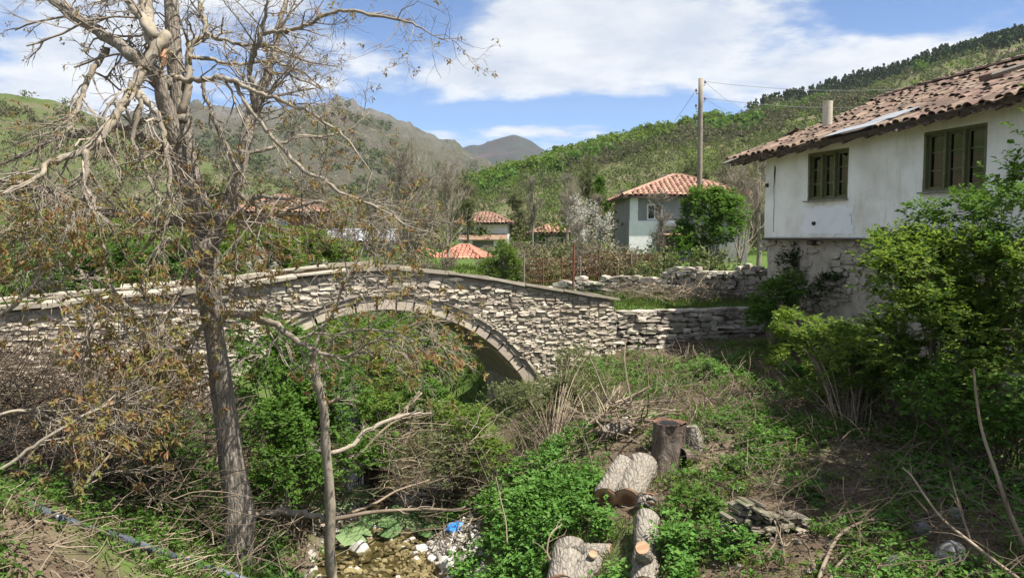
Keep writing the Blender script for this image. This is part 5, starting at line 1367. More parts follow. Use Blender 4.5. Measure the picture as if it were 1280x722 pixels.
def put_tree(key, name, label, loc, sc=1.0, rz=0.0, group=None, zs=None, cat='tree'):
    t = thing(name, label, cat, loc, rz, group); t.scale = (sc, sc, zs or sc)
    for me, nm in zip(PROTO[key], ('trunk', 'branches', 'crown')):
        if me is None: continue
        o = bpy.data.objects.new(nm, me); COL.objects.link(o); o.parent = t
        if nm != 'trunk': o['kind'] = 'stuff'
    return t
proto_tree('bare_a', 5.5, 4.2, 31, 4, 'bud_brown', 700, .07, 'twig_bark', nl=(15, 6, 5, 3), trunk_r=.12, twig=.009, up=.62, fork=.03, bushy=.4)
proto_tree('bare_b', 7, 2.0, 32, 4, 'bud_grey', 700, .10, 'twig_bark', nl=(9, 6, 5, 4), trunk_r=.16, twig=.010, up=.7, fork=.2)
proto_tree('bare_c', 5, 1.7, 33, 4, 'bud_brown', 600, .06, 'twig_bark', nl=(12, 6, 5, 3), trunk_r=.08, twig=.008, up=.5, fork=.02, bushy=.4)
proto_tree('budding', 7, 3.1, 34, 3, 'leaf_grey', 3000, .15, 'twig_bark', nl=(10, 7, 6), trunk_r=.16, twig=.010, up=.45, fork=.15, bushy=.6)
proto_tree('green', 6, 2.2, 35, 3, 'leaf_green', 3400, .17, 'twig_bark', nl=(10, 7, 6), trunk_r=.15, twig=.010, up=.45, fork=.12, bushy=.9)
proto_tree('lime', 5, 1.7, 36, 3, 'leaf_lime', 3000, .14, 'twig_bark', nl=(10, 7, 6), trunk_r=.10, twig=.008, up=.8, fork=.05, bushy=.6)
proto_tree('blossom', 4.5, 1.9, 37, 3, 'blossom', 700, .09, 'twig_bark', nl=(10, 7, 6), trunk_r=.12, twig=.009, up=.5, fork=.12, bushy=.3, lk=3)
proto_tree('plume', 6, 1.5, 38, 3, 'leaf_grey', 900, .10, 'bud_grey', nl=(12, 7, 5), trunk_r=.09, twig=.008, up=1.0, fork=.1, bushy=.3)
def at(px, pyb, Y, drop=0.0):
    p = P(px, pyb, Y); z = zg(p); p[2] = min(z, p[2] + 9) if abs(z - p[2]) < 4 else p[2]; return p - [0, 0, drop]
def gat(px, Y):
    p = P(px, 300, Y); p[2] = zg(p); return p
TREES = [  # key, px, depth, scale, z scale, label
    ('bare_a', 505, 38, .62, .72, 'brown bare tree with a broad twiggy crown above the bridge crown', 'tree'),
    ('bare_a', 470, 44, .62, .70, 'brown bare tree just left of the broad one above the bridge', 'tree'),
    ('bare_c', 520, 36, .72, .80, 'rounded bare thicket tree above the red tiled shed', 'tree'),
    ('bare_b', 428, 46, .62, .60, 'pale grey bare tree behind the walnut branches left of the slate shed', 'tree'),
    ('bare_a', 560, 52, .72, .74, 'hazy brown tree standing behind the rounded thicket tree', 'tree'),
    ('bare_b', 708, 72, .80, .95, 'tall grey leafless tree standing on the slope over the orange roof', 'tree'),
    ('green', 752, 76, .75, .95, 'dense dark green tree between the grey tree and the white house', 'tree'),
    ('plume', 790, 66, .85, 1.0, 'wispy upright tree directly left of the white house roof', 'tree'),
    ('plume', 812, 70, .8, 1.0, 'wispy upright tree rising over the left end of the orange hipped roof', 'tree'),
    ('bare_b', 748, 52, .52, .58, 'small grey blossoming tree left of the white house wall', 'tree'),
    ('budding', 648, 92, .62, .70, 'budding grey green tree between the brown and the orange roofs', 'tree'),
    ('blossom', 728, 39, .62, .62, 'white flowering fruit tree in front of the orange roofed house', 'tree'),
    ('blossom', 752, 36, .60, .55, 'white flowering shrub at the wire fence near the white house', 'tree'),
    ('bare_c', 725, 33, .5, .45, 'low grey thorn bush growing at the wire fence', 'bush'),
    ('bare_b', 826, 37, .48, .52, 'bare young fruit tree standing before the white house facade', 'tree'),
    ('bare_a', 925, 36, .62, .62, 'dead brown tree between the green shrub and the old house', 'tree'),
    ('bare_b', 948, 42, .72, .85, 'tall grey leafless tree behind the corner of the old house', 'tree'),
    ('plume', 905, 55, .95, 1.25, 'tall feathery tree to the right of the utility pole', 'tree'),
    ('plume', 932, 60, 1.0, 1.25, 'feathery tree above the eave corner of the old house', 'tree'),
    ('bare_a', 972, 64, .9, .95, 'brown bare tree behind the roof verge of the old house', 'tree'),
    ('budding', 870, 78, .85, .95, 'budding tree on the slope behind the orange hipped roof', 'tree'),
    ('budding', 585, 84, .75, .85, 'pale budding tree left above the brown roofed house', 'tree'),
    ('green', 575, 96, .6, .7, 'small green tree far behind at the foot of the valley slope', 'tree'),
    ('bare_a', 395, 60, .75, .72, 'brown bare tree right of the red roofed house', 'tree'),
    ('budding', 265, 64, .7, .7, 'pale budding tree left behind the red roofed house', 'tree'),
    ('budding', 30, 50, .6, .62, 'budding tree at the far left edge beyond the bridge', 'tree'),
    ('bare_a', 110, 56, .7, .7, 'brown bare tree behind the broken limb at far left', 'tree'),
    ('bare_c', 690, 46, .5, .3, 'twiggy grey bush below the orange roofed house', 'bush'),
    ('bare_b', 668, 58, .6, .8, 'tall grey leafless tree left of the orange roofed house', 'tree'),
    ('budding', 735, 60, .55, .75, 'budding grey green tree between the orange house and the white house', 'tree'),
    ('bare_a', 718, 54, .5, .6, 'brown broom shaped bare tree right of the orange roofed house', 'tree'),
    ('bare_b', 540, 64, .6, .8, 'slim grey leafless tree over the red tiled shed', 'tree'),
    ('bare_b', 484, 52, .55, .75, 'pale leafless tree between the slate shed and the red tiled shed', 'tree'),
    ('plume', 842, 64, .8, 1.1, 'wispy tall tree whose top shows over the ridge of the white house', 'tree'),
    ('bare_b', 775, 88, .8, .85, 'grey leafless tree far behind the flowering shrubs', 'tree'),
    ('bare_a', 830, 92, .8, .9, 'brown tree on the far slope left of the utility pole', 'tree'),
]
for i, (key, px, Yd, sc, zs, lab, cat) in enumerate(TREES):
    nm = {'bare_a': 'bare_tree', 'bare_b': 'leafless_tree', 'bare_c': 'thorn_bush' if cat == 'bush' else 'thicket_tree', 'budding': 'budding_tree', 'green': 'green_tree', 'lime': 'willow_bush', 'blossom': 'flowering_tree', 'plume': 'feathery_tree'}[key]
    put_tree(key, nm, lab, gat(px, Yd), sc * 1.25, i * 1.7, 'valley trees beyond the bridge', zs * 1.25, cat)

extra = []
rr2 = np.random.default_rng(90)
KN = ['left end', 'second', 'third', 'fourth', 'fifth', 'sixth', 'seventh', 'eighth', 'ninth', 'tenth']
for i, px in enumerate(np.concatenate([np.linspace(440, 545, 6), np.linspace(612, 650, 2), [735, 752]])):
    put_tree('bare_c', 'thorn_bush', 'brown twiggy thorn bush, %s from the left in the row behind the bridge parapet' % ('first' if i == 0 else KN[i]), gat(px + rr2.normal(0, 6), 29 + rr2.uniform(0, 5)), rr2.uniform(.62, .8), i * 2.1, 'thorn bushes behind the bridge parapet', rr2.uniform(.26, .38), 'bush')
bush('willow_bush', 'bright lime green willow bush standing just behind the bridge parapet', 'bush', [E(628, 330, 29, .62, .75), E(614, 340, 29, .45, .5), E(642, 340, 29, .45, .5), E(626, 312, 29, .35, .35)], 'leaf_lime', 1500, .075, .028, 6, None, 93, 22, None, 'twig_bark', -.1)
# shrub under the pole
bush('green_shrub', 'rounded fresh green shrub on the path edge under the utility pole', 'shrub',
     [E(888, 282, 31, 1.25, 1.25), E(868, 292, 30.6, .8, .9), E(910, 268, 31, .75, .9), E(880, 255, 31, .8, .6), E(862, 318, 30, .6, .45)], 'leaf_green', 2600, .13, .07, 5, None, 41, 12, None, 'twig_bark', -.05, 2.0)
# large bush against the old house (several plants)
G1 = 'leafy bushes against the rubble ground floor'
bush('elder_bush', 'large sunlit yellow green bush covering the right part of the house base', 'bush',
     [E(1190, 350, 11.6, 1.15, .75), E(1130, 330, 12.6, .8, .55), E(1250, 370, 11, 1.0, .7), E(1190, 425, 11.2, 1.1, .7), E(1265, 440, 10.6, .8, .7), E(1090, 440, 12.2, .7, .5)], 'leaf_bush', 6400, .085, .045, 6, G1, 42, 20, hit(1190, 540), 'dry', .16, 2.8)
bush('spreading_bush', 'low arching green bush in front of the rubble wall, left of the yellow green one', 'bush',
     [E(1040, 440, 13.8, .75, .5), E(1000, 412, 15, .55, .38), E(1050, 486, 13.2, .6, .4), E(1100, 480, 12.8, .6, .4), E(985, 450, 15.2, .4, .25)], 'leaf_bush', 2300, .08, .042, 6, G1, 43, 14, hit(1060, 540), 'dry', .2, 2.6)
bush('corner_bush', 'small bright bush at the far corner of the house beside the path', 'bush',
     [E(968, 372, 19.2, .42, .38), E(955, 400, 18.8, .42, .3), E(990, 360, 18.6, .3, .3)], 'leaf_green', 620, .10, .055, 6, G1, 44, 8, None, 'dry', .1, 2.0)
bush('ivy', 'dark ivy climbing the rubble wall near the house corner', 'ivy',
     [(*(hp(1.2, -.05, -1.1)), .45, .14, .8), (*(hp(2.9, -.08, -1.2)), .8, .16, .35), (*(hp(1.0, -.05, -1.9)), .9, .16, .5)], 'leaf_dark', 900, .075, .055, 4, None, 45, 6, hp(1.2, -.1, -3.0), 'dry', .0, 1.5)
bush('climbing_rose', 'long sprays of dark leaved climber reaching up below the right window', 'climber',
     [E(1205, 262, 12.4, .42, .28), E(1255, 262, 11.4, .5, .34), E(1180, 285, 12.6, .5, .25), E(1270, 310, 11, .45, .4), E(1150, 268, 12.8, .22, .18)], 'leaf_green', 900, .085, .045, 5, None, 46, 12, hit(1240, 540), 'dry', .05, 2.0)
bush('shady_bush', 'dark shaded undergrowth bush at the right edge below the yellow green bush', 'bush',
     [E(1240, 500, 10.2, .9, .5), E(1180, 495, 11, .8, .35), E(1275, 540, 9.6, .6, .4)], 'leaf_green', 1300, .08, .045, 5, G1, 47, 12, hit(1250, 590), 'brush', .05)
bush('side_tree', 'leafy tree at the right edge whose branches hang in front of the house wall', 'tree',
     [(6.9, 8.7, 1.1, 1.3, 1.2, .9), (7.5, 7.7, .9, 1.3, 1.1, .8), (6.7, 7.6, .3, 1.0, .9, .6), (6.15, 9.6, .55, .5, .5, .35), (7.4, 8.8, 2.1, 1.4, 1.2, .9), (7.0, 8.0, 1.9, 1.2, 1.0, .7), (7.4, 7.2, 1.7, 1.2, 1.0, .8)], 'leaf_green', 5200, .085, .045, 6, None, 59, 14, np.array([6.9, 7.8, tz(6.9, 7.8)]), 'dry', -.1, 1.6, .03)
# bushes beyond the bridge at left
G2 = 'green bushes beyond the left part of the bridge'
bush('lilac_bush', 'broad light green bush in front of the red roofed house', 'bush', [E(330, 322, 30, 2.0, .75), E(380, 312, 31, 1.3, .8), E(285, 312, 30, 1.3, .8), E(420, 318, 31, 1.0, .5), E(340, 296, 32, .8, .4)], 'leaf_lime', 3600, .13, .07, 5, G2, 48, 14)
bush('hedge_bush', 'wide fresh green bush line behind the left end of the bridge', 'bush', [E(40, 330, 26, 2.0, .8), E(110, 338, 26, 1.6, .7), E(170, 330, 27, 1.3, .8), E(-30, 325, 26, 1.5, .8), E(80, 310, 28, 1.2, .5)], 'leaf_green', 3600, .13, .07, 5, G2, 49, 14)
bush('low_bush', 'small green bush behind the trunk of the walnut above the bridge', 'bush', [E(215, 330, 27, 1.0, .6), E(245, 318, 28, .8, .7)], 'leaf_green', 1100, .12, .065, 5, G2, 50, 8)
bush('back_bush', 'tall lime bush between the walnut trunk and the far left hill', 'bush', [E(60, 292, 34, 2.0, .9), E(150, 296, 35, 1.8, .8), E(0, 290, 34, 1.6, .9)], 'leaf_lime', 2200, .16, .09, 5, G2, 51, 8)
# bushes on the left bank and under the arch
G3 = 'bushes on the brook banks under the bridge'
bush('bank_bush', 'dense fresh green bush on the left bank between the walnut and the slim tree', 'bush', [E(350, 470, 13.6, .85, .85), E(330, 430, 14, .6, .5), E(380, 520, 13, .75, .6), E(340, 545, 12.2, .6, .5), E(420, 500, 13.6, .6, .7)], 'leaf_green', 3400, .075, .042, 5, G3, 52, 16, None, 'brush', -.1, 2.2)
bush('arch_bush', 'tangled green bush standing right under the bridge arch', 'bush', [E(460, 470, 15.2, .85, .75), E(500, 440, 16, .6, .55), E(430, 430, 15.5, .6, .5), E(470, 520, 14.4, .7, .45), E(520, 480, 16, .5, .4)], 'leaf_bush', 1700, .075, .042, 5, G3, 53, 16, None, 'brush', .05, 2.2)
bush('upstream_bush', 'sunlit bush seen through the arch on the far side of the bridge', 'bush', [E(555, 450, 24, .9, .8), E(580, 465, 24, .8, .6), E(440, 420, 26, 1.6, .8), E(500, 415, 28, 1.3, .6)], 'leaf_green', 2200, .11, .06, 5, G3, 54, 8)
bush('trunk_foot_bush', 'dark leafy undergrowth in the hollow left of the walnut trunk', 'bush', [E(200, 590, 11.2, .85, .5), E(150, 620, 10.6, .7, .45), E(235, 560, 11.6, .6, .5), E(110, 590, 10.8, .6, .4), E(230, 640, 10.2, .5, .35)], 'leaf_green', 2400, .065, .038, 5, G3, 55, 12, None, 'brush', .0)
bush('pale_shrub', 'airy grey green shrub growing at the right foot of the arch', 'shrub', [E(690, 500, 15.6, .75, .45), E(640, 505, 15.4, .6, .45), E(735, 490, 16, .6, .4), E(600, 530, 14.8, .55, .4), E(690, 545, 14.6, .6, .35), E(720, 455, 16.6, .5, .35)], 'leaf_grey', 3000, .06, .026, 6, G3, 56, 30, hit(690, 560), 'dry', .05, 2.0, .010)
bush('young_alder', 'light green young shrub with upright stems beside the dark arch opening', 'shrub', [E(590, 540, 13.6, .42, .4), E(560, 520, 14, .35, .3), E(610, 570, 13.2, .35, .3)], 'leaf_bush', 700, .075, .04, 5, G3, 57, 10, hit(590, 600), 'dry', .1, 2.0)
bush('brook_bush', 'loose green bush filling the brook bed below the broken dead branch', 'bush', [E(500, 520, 14.4, .55, .4), E(470, 560, 13.8, .45, .35), E(530, 500, 14.8, .45, .35)], 'leaf_green', 1100, .065, .036, 5, G3, 91, 20, hit(480, 590), 'dry', .0, 2.0, .010)
bush('overhanging_bush', 'grey green bush hanging over the brook in front of the dark arch opening', 'bush', [E(545, 560, 13.6, .5, .38), E(520, 530, 14.2, .5, .35), E(575, 590, 13.2, .4, .28), E(500, 575, 13.6, .4, .3)], 'leaf_grey', 900, .065, .032, 5, G3, 90, 34, hit(585, 610), 'dry', .1, 2.0, .012)
bush('dark_bank_bush', 'shaded green bush on the left bank behind the slim tree', 'bush', [E(360, 590, 11.8, .6, .4), E(330, 620, 11.2, .5, .35), E(440, 570, 13, .5, .35)], 'leaf_green', 1300, .065, .038, 5, G3, 58, 12, None, 'brush', .05)
# small plants on the cleared bank
G4 = 'small weeds on the cleared bank by the stump'
for i, (px, py, sz, lab) in enumerate([(912, 598, .20, 'compact dark green weed alone on the bare soil right of the stump'), (880, 560, .26, 'leafy weed tuft close to the right side of the stump'), (850, 580, .18, 'little weed at the foot of the stump bark'),
        (868, 640, .24, 'green weed right of the upright pile of logs'), (905, 690, .30, 'broad weed patch left of the rubble terrace'), (960, 560, .26, 'weed tuft at the edge of the house shadow'), (930, 520, .26, 'weed on the slope below the retaining wall'),
        (1000, 620, .2, 'weed in the half shade of the brush'), (880, 470, .3, 'green weed clump at the slope top near the wall'), (822, 555, .14, 'tiny weed in the gap between stump and log'), (838, 690, .22, 'weed beside the long log at the bottom edge'),
        (960, 495, .24, 'weed by the dark foot of the retaining wall'), (600, 610, .25, 'weed tuft on the dry debris by the brook'), (700, 520, .2, 'weed at the foot of the bridge abutment'), (990, 470, .22, 'weed in the shadow at the house corner')]):
    h_ = hit(px, py); bush('weed', lab, 'weed', [(*(h_ + [0, 0, sz * .45]), sz, sz, sz * .7), (*(h_ + [sz * .5, -.1, sz * .3]), sz * .7, sz * .7, sz * .5)], 'leaf_cover' if i % 3 else 'leaf_green', 90 + int(260 * sz), .06, .034, 5, G4, 60 + i, 3, h_, 'dry', .0, 1.5, .006)
# ------------------------------------------------------------------ stump and sawn logs
LOGSEG = []
def log(label, p0, p1, r0, r1, seed, name='log', mat='log_bark', cut='cut', bumps=.024, stub=None, group='sawn logs lying on the bank'):
    p0, p1 = np.array(p0, float), np.array(p1, float); r = np.random.default_rng(seed)
    LOGSEG.append((np.array(p0), np.array(p1), max(r0, r1)))
    t = thing(name, label, 'log', p0, 0, group)
    K, S_ = 14, 22; u = np.linspace(0, 1, K); Pp = p0 + (p1 - p0) * u[:, None] + r.normal(0, .006, (K, 3)); Pp[0], Pp[-1] = p0, p1
    a = np.linspace(0, 2 * np.pi, S_, endpoint=False)
    ecc = 1 + .05 * np.sin(a * 2 + r.uniform(0, 6))[None, None] + bumps * .6 * snoise(u[:, None] * 7, np.cos(a)[None] * 3 + seed, 1, seed)[None] * .5 + r.normal(0, bumps * .35, (1, K, S_))
    rad = r0 + (r1 - r0) * u; rad = rad * 1.0
    g = Geo(); tubes(g, Pp, rad, S_, False, ecc); g.build('bark', M[mat], t, True)
    ax = norm(p1 - p0)
    for e, rr, sg in ((p0, r0, -1), (p1, r1, 1)):
        me = Geo(); s1 = norm(np.cross(ax, [0.1, .2, 1])); s2 = np.cross(ax, s1)
        n_ = 22; V = [[0, 0, 0]]; kk = 0 if sg < 0 else -1
        for f in (.45, .9, 1.0):
            V += [[math.cos(b_) * rr * f, math.sin(b_) * rr * f, .004 * (1 if f < .95 else -2)] for b_ in a]
        tr = [[0, 1 + i, 1 + (i + 1) % n_] for i in range(n_)]; q = []
        for k in range(2): q += [[1 + k * n_ + i, 1 + (k + 1) * n_ + i, 1 + (k + 1) * n_ + (i + 1) % n_, 1 + k * n_ + (i + 1) % n_] for i in range(n_)]
        me.add(V, q, tr); o = bpy.data.objects.new('sawn_end', me.mesh('sawn_end', M[cut])); COL.objects.link(o)
        zax = Vector(ax * sg); o.parent = t; o.matrix_parent_inverse = wmat(t).inverted()
        o.matrix_basis = Matrix.Translation(e + ax * sg * .004) @ zax.to_track_quat('Z', 'Y').to_matrix().to_4x4()
    if stub is not None:
        q0, q1, rr = stub; g = Geo(); tubes(g, [q0, np.array(q0) * .5 + np.array(q1) * .5, q1], [rr * 1.25, rr, rr * .95], 10, True); g.build('branch_stub', M[mat], t, True)
        o = Geo(); s = norm(np.array(q1) - np.array(q0)); tubes(o, [np.array(q1), np.array(q1) + s * .006], [rr * .9, rr * .88], 10, True); o.build('stub_end', M['cut'], t)
    return t
lift = lambda p, h: np.array(p) + [0, 0, h]
a = hit(784, 632); b = hit(796, 590); LY = a[1]
log('thick sawn log with a dark brown heart pointing at the camera below the stump', P(784, 624, LY), P(803, 580, LY + .75), .185, .205, 1)
log('darker log lying close against the left side of the thick sawn log', P(757, 622, LY + .1), P(781, 578, LY + .72), .17, .15, 2, mat='log_bark')
c = hit(808, 716); CY = c[1] + .1
log('long upright lying log with a sawn branch stub at its lower end', P(806, 735, CY - .35), P(810, 648, CY + .72), .165, .155, 3, stub=(P(806, 700, CY - .1), P(803, 684, CY - .32), .085))
d = hit(720, 716); DY = d[1]
log('forked log end with deep ridged bark at the bottom of the picture', P(704, 735, DY - .3), P(712, 686, DY + .42), .20, .21, 4, stub=(P(716, 690, DY + .3), P(764, 690, DY + .1), .11))
log('short grey log lying across the forked log', P(692, 752, DY - .5), P(744, 700, DY), .16, .14, 5, stub=(P(738, 700, DY - .05), P(741, 692, DY - .15), .055))
log('half buried log at the bottom between the forked and the upright log', P(756, 745, DY - .4), P(782, 702, DY + .15), .14, .13, 6)
e = hit(808, 636)
log('small pale disc of fresh cut wood beside the thick log', e + [0, -.02, .06], e + [.02, .05, .15], .12, .12, 7, name='wood_disc', cut='cut_fresh', group=None)
f0, f1 = hit(752, 550), hit(790, 538)
log('mossy log lying behind the stump under the pile of sticks', lift(f0, .10), lift(f1, .12), .12, .13, 8)
# stump
sb_ = hit(832, 589); st = thing('tree_stump', 'tall weathered tree stump with a charred hollow top', 'tree stump', sb_)
top = P(836, 528, sb_[1] + .05)
K, S_ = 16, 30; u = np.linspace(0, 1, K); a_ = np.linspace(0, 2 * np.pi, S_, endpoint=False)
Pp = sb_ - [0, 0, .15] + (top - sb_ + [0, 0, .15]) * u[:, None]
ecc = 1 + .09 * np.sin(a_ * 3 + .5)[None, None] + .06 * np.sin(a_ * 5 + 2)[None, None] + .03 * rng.normal(0, 1, (1, K, S_)) + .10 * np.exp(-((a_ - .3) / .5) ** 2)[None, None]
rad = np.interp(u, [0, .15, .5, 1], [.33, .245, .222, .23])
g = Geo(); tubes(g, Pp, rad, S_, False, ecc); g.build('bark', M['stump_bark'], st, True)
rimv = []; e0 = ecc[0, -1]
g = Geo(); V = [[0, 0, -.025]]
for f, dz in ((.35, -.03), (.62, -.02), (.8, .0), (1.0, .012)): V += [[math.cos(b_) * .227 * f * ec, math.sin(b_) * .227 * f * ec, dz + rng.normal(0, .008)] for b_, ec in zip(a_, e0)]
q = []
for k in range(3): q += [[1 + k * S_ + i, 1 + (k + 1) * S_ + i, 1 + (k + 1) * S_ + (i + 1) % S_, 1 + k * S_ + (i + 1) % S_] for i in range(S_)]
g.add(V, q, [[0, 1 + i, 1 + (i + 1) % S_] for i in range(S_)])
o = bpy.data.objects.new('sawn_top', g.mesh('sawn_top', M['cut_dark'])); COL.objects.link(o); o.location = top + [0, 0, .0]; attach(o, st)
o.matrix_parent_inverse = wmat(st).inverted()
for k, (px, py, px2, py2, rr) in enumerate([(850, 560, 872, 575, .12), (818, 585, 806, 604, .09), (838, 590, 844, 622, .10)]):
    g = Geo(); q0 = P(px, py + 10, sb_[1] - .15); q1 = hit(px2, py2) - [0, 0, .05]; tubes(g, smooth_path([q0, (q0 + q1) / 2 + [0, 0, .05], q1], 6), np.linspace(rr, rr * .5, 6), 9); g.build('root', M['stump_bark'], st, True)
slab = hit(868, 562); g = Geo(); sp0 = slab + [0, 0, -.05]
tubes(g, [sp0, sp0 + [-.02, .02, .2], sp0 + [-.04, .04, .40]], [.13, .15, .10], 9, True, 1 + .12 * rng.normal(0, 1, (1, 3, 9))); g.build('bark_slab', M['log_bark'], st)

# ------------------------------------------------------------------ stones, boulders
def rock(label, p, size, seed, mat='rock', name='stone', cat='stone', group='pale stones in the brook bed', flat=.7):
    r = np.random.default_rng(seed); bm = bmesh.new(); bmesh.ops.create_icosphere(bm, subdivisions=2, radius=1)
    ph = r.uniform(0, 9)
    for v in bm.verts:
        d_ = v.co.copy(); k = 1 + .28 * mnoise.noise(d_ * 1.3 + Vector((ph, ph, 0))) + .12 * mnoise.noise(d_ * 3.2 + Vector((0, ph, 3)))
        v.co = d_ * k
        for ax_ in (Vector((.8, .3, .5)), Vector((-.5, .7, .4)), Vector((.2, -.8, .55))):
            ax_ = ax_.normalized(); q_ = v.co.dot(ax_)
            if q_ > .72: v.co -= ax_ * (q_ - .72) * .8
    me = bpy.data.meshes.new(name); bm.to_mesh(me); bm.free(); me.materials.append(M[mat])
    o = bpy.data.objects.new(name, me); COL.objects.link(o); o.location = p; o.scale = (size, size * r.uniform(.7, 1), size * flat); o.rotation_euler = (r.normal(0, .2), r.normal(0, .2), r.uniform(0, 6))
    return tag(o, label, cat, group)
STN = [(524, 572, .2, 'x'), ]
spots = [(473, 664, .14, 'upright pale stone standing in the water left of the butterbur leaves'), (450, 690, .22, 'large earthy stone half out of the water near the slim tree'), (512, 668, .17, 'angular pale stone in front of the large butterbur leaf'),
         (492, 676, .08, 'small pale stone left of the angular one'), (504, 688, .09, 'elongated white stone at the gravel edge'), (528, 690, .14, 'grey flat stone on the gravel bar'), (520, 704, .13, 'white broken stone at the water edge of the gravel bar'),
         (480, 702, .06, 'tiny white pebble alone in the shallow water'), (470, 700, .055, 'tiny white pebble left of the lone one'), (478, 712, .05, 'lowest tiny white pebble in the water'), (452, 700, .06, 'small white pebble by the earthy stone'),
         (543, 683, .10, 'pale stone at the right of the grey flat stone'), (556, 668, .09, 'pale stone just below the blue plastic bag'), (560, 708, .17, 'rounded grey stone beside the orange scrap'), (497, 626, .07, 'pale stone at the foot of the debris pile'),
         (484, 622, .06, 'small pale stone in the upper pool'), (425, 655, .10, 'white stone right of the slim tree trunk'), (418, 668, .12, 'white stone touching the slim tree'), (540, 700, .09, 'small stone in the middle of the gravel bar'),
         (566, 690, .1, 'stone on the right edge of the gravel bar'), (500, 660, .1, 'stone wedged under the butterbur leaves'), (446, 716, .1, 'wet stone at the bottom edge of the water')]
for i, (px, py, s, lab) in enumerate(spots): rock(lab, hit(px, py) + [0, 0, s * .25], s, 100 + i)
bo = [(1188, 704, .18, 'rounded grey white boulder at the bottom right'), (1152, 668, .12, 'earthy boulder half hidden in shade behind the white one'), (1195, 645, .09, 'reddish stone lying in the shaded ground at right'), (1120, 712, .12, 'small stone left of the white boulder')]
for i, (px, py, s, lab) in enumerate(bo): rock(lab, hit(px, py) + [0, 0, s * .4], s, 140 + i, 'grey_rock', 'boulder', 'boulder', 'boulders on the shaded slope', .8)
# gravel bar
g = Geo(); n = 2300; r = np.random.default_rng(70)
for k in range(n):
    y = r.uniform(10.6, 13.4); x = stream_x(y) + r.normal(.85, .36) if k % 5 else stream_x(y) + r.uniform(-1.2, 1.2)
    z = tz(x, y); s = r.uniform(.015, .05) * (1 + (r.random() < .06)); Vv, Q, T3 = STONES[k % 12]
    A = np.array(Matrix.Rotation(r.uniform(0, 6.3), 3, rand_dirs(1, r)[0]))
    g.add((Vv * [s * 2, s * 1.4, s]) @ A.T + [x, y, z + s * .2], Q, T3)
tag(g.build('gravel', M['gravel']), kind='stuff')
# rubble scree below the bridge abutment and the path wall
g = Geo()
for k in range(260):
    px, py = r.uniform(640, 960), r.uniform(440, 560)
    p = hit(px, py, 9) if k % 2 else hit(r.uniform(880, 1120), r.uniform(560, 715))
    s = r.uniform(.015, .05); Vv, Q, T3 = STONES[k % 12]; A = np.array(Matrix.Rotation(r.uniform(0, 6.3), 3, rand_dirs(1, r)[0]))
    g.add((Vv * [s * 2, s * 1.4, s]) @ A.T + p + [0, 0, s * .2], Q, T3)
tag(g.build('rubble', M['mossy_stone']), kind='stuff')

# ------------------------------------------------------------------ litter in the brook
bp_ = hit(571, 664); bm = bmesh.new(); bmesh.ops.create_icosphere(bm, subdivisions=4, radius=1)
for v in bm.verts:
    d_ = v.co.copy(); k = 1 + .35 * mnoise.noise(d_ * 1.6) + .22 * abs(mnoise.noise(d_ * 4)) - .14 * abs(mnoise.noise(d_ * 9))
    v.co = d_ * k
me = bpy.data.meshes.new('plastic_bag'); bm.to_mesh(me); bm.free(); me.materials.append(M['blue_bag'])
o = bpy.data.objects.new('plastic_bag', me); COL.objects.link(o); o.location = bp_ + [0, 0, .06]; o.scale = (.155, .12, .085); o.rotation_euler = (.2, -.15, .4)
tag(o, 'crumpled bright blue plastic bag on the bank of the brook', 'plastic bag')
op = hit(562, 719); g = Geo(); xx = np.linspace(-.06, .06, 6); XX, YY = np.meshgrid(xx, xx); ZZ = .02 * np.sin(XX * 60) + .015 * np.cos(YY * 70) + .03
ii, jj = np.meshgrid(np.arange(5), np.arange(5)); b0 = (jj * 6 + ii).ravel()
g.add(np.stack([XX + .2 * YY, YY, ZZ], -1).reshape(-1, 3) + op, np.stack([b0, b0 + 1, b0 + 7, b0 + 6], -1))
tag(g.build('plastic_scrap', M['orange_bag']), 'small orange plastic scrap at the bottom edge of the gravel', 'litter')

# ------------------------------------------------------------------ butterbur with big leaves
def butterbur(label, spots_):
    base = np.mean([hit(px, py + 12) for px, py, _ in spots_], 0); t = thing('butterbur', label, 'plant', base, 0, 'butterbur plants along the brook')
    for (px, py, s) in spots_:
        p = hit(px, py + 10) + [0, 0, .16]; r = rng
        s = s * 1.45; p = p + [0, 0, .04]; n = 16; a = np.linspace(.35, 2 * np.pi - .35, n); az_ = r.uniform(0, 6.28); g = Geo()
        V = [[0, 0, -.05 * s]]
        for f in (.5, 1.0):
            V += [[math.cos(b) * s * f * (1 + .10 * math.sin(b * 7)), math.sin(b) * s * f * (1 + .08 * math.sin(b * 5)), (.10 * math.sin(b * 3 + az_) * f - .10 * f * f) * s] for b in a]
        q = [[1 + i, 1 + n + i, 2 + n + i, 2 + i] for i in range(n - 1)]; tr = [[0, 1 + i, 2 + i] for i in range(n - 1)]
        g.add(V, q, tr); o = bpy.data.objects.new('leaf', g.mesh('leaf', M['leaf_big'], True)); COL.objects.link(o)
        o.parent = t; o.matrix_parent_inverse = wmat(t).inverted()
        o.matrix_basis = Matrix.Translation(p) @ Matrix.Rotation(r.uniform(.15, .5), 4, 'X') @ Matrix.Rotation(r.normal(0, .2), 4, 'Y') @ Matrix.Rotation(az_, 4, 'Z')
        st_ = Geo(); q0 = p * .6 + base * .4; q0[2] = tz(q0[0], q0[1]) - .03; tubes(st_, [q0, (q0 + p) / 2 + [0, 0, .03], p - [0, 0, .01]], [.012, .01, .008], 5); st_.build('leaf_stalk', M['leaf_big'], t)
butterbur('butterbur with one big sunlit leaf beside the gravel bar', [(528, 652, .22), (538, 664, .15), (545, 655, .13), (519, 658, .12)])
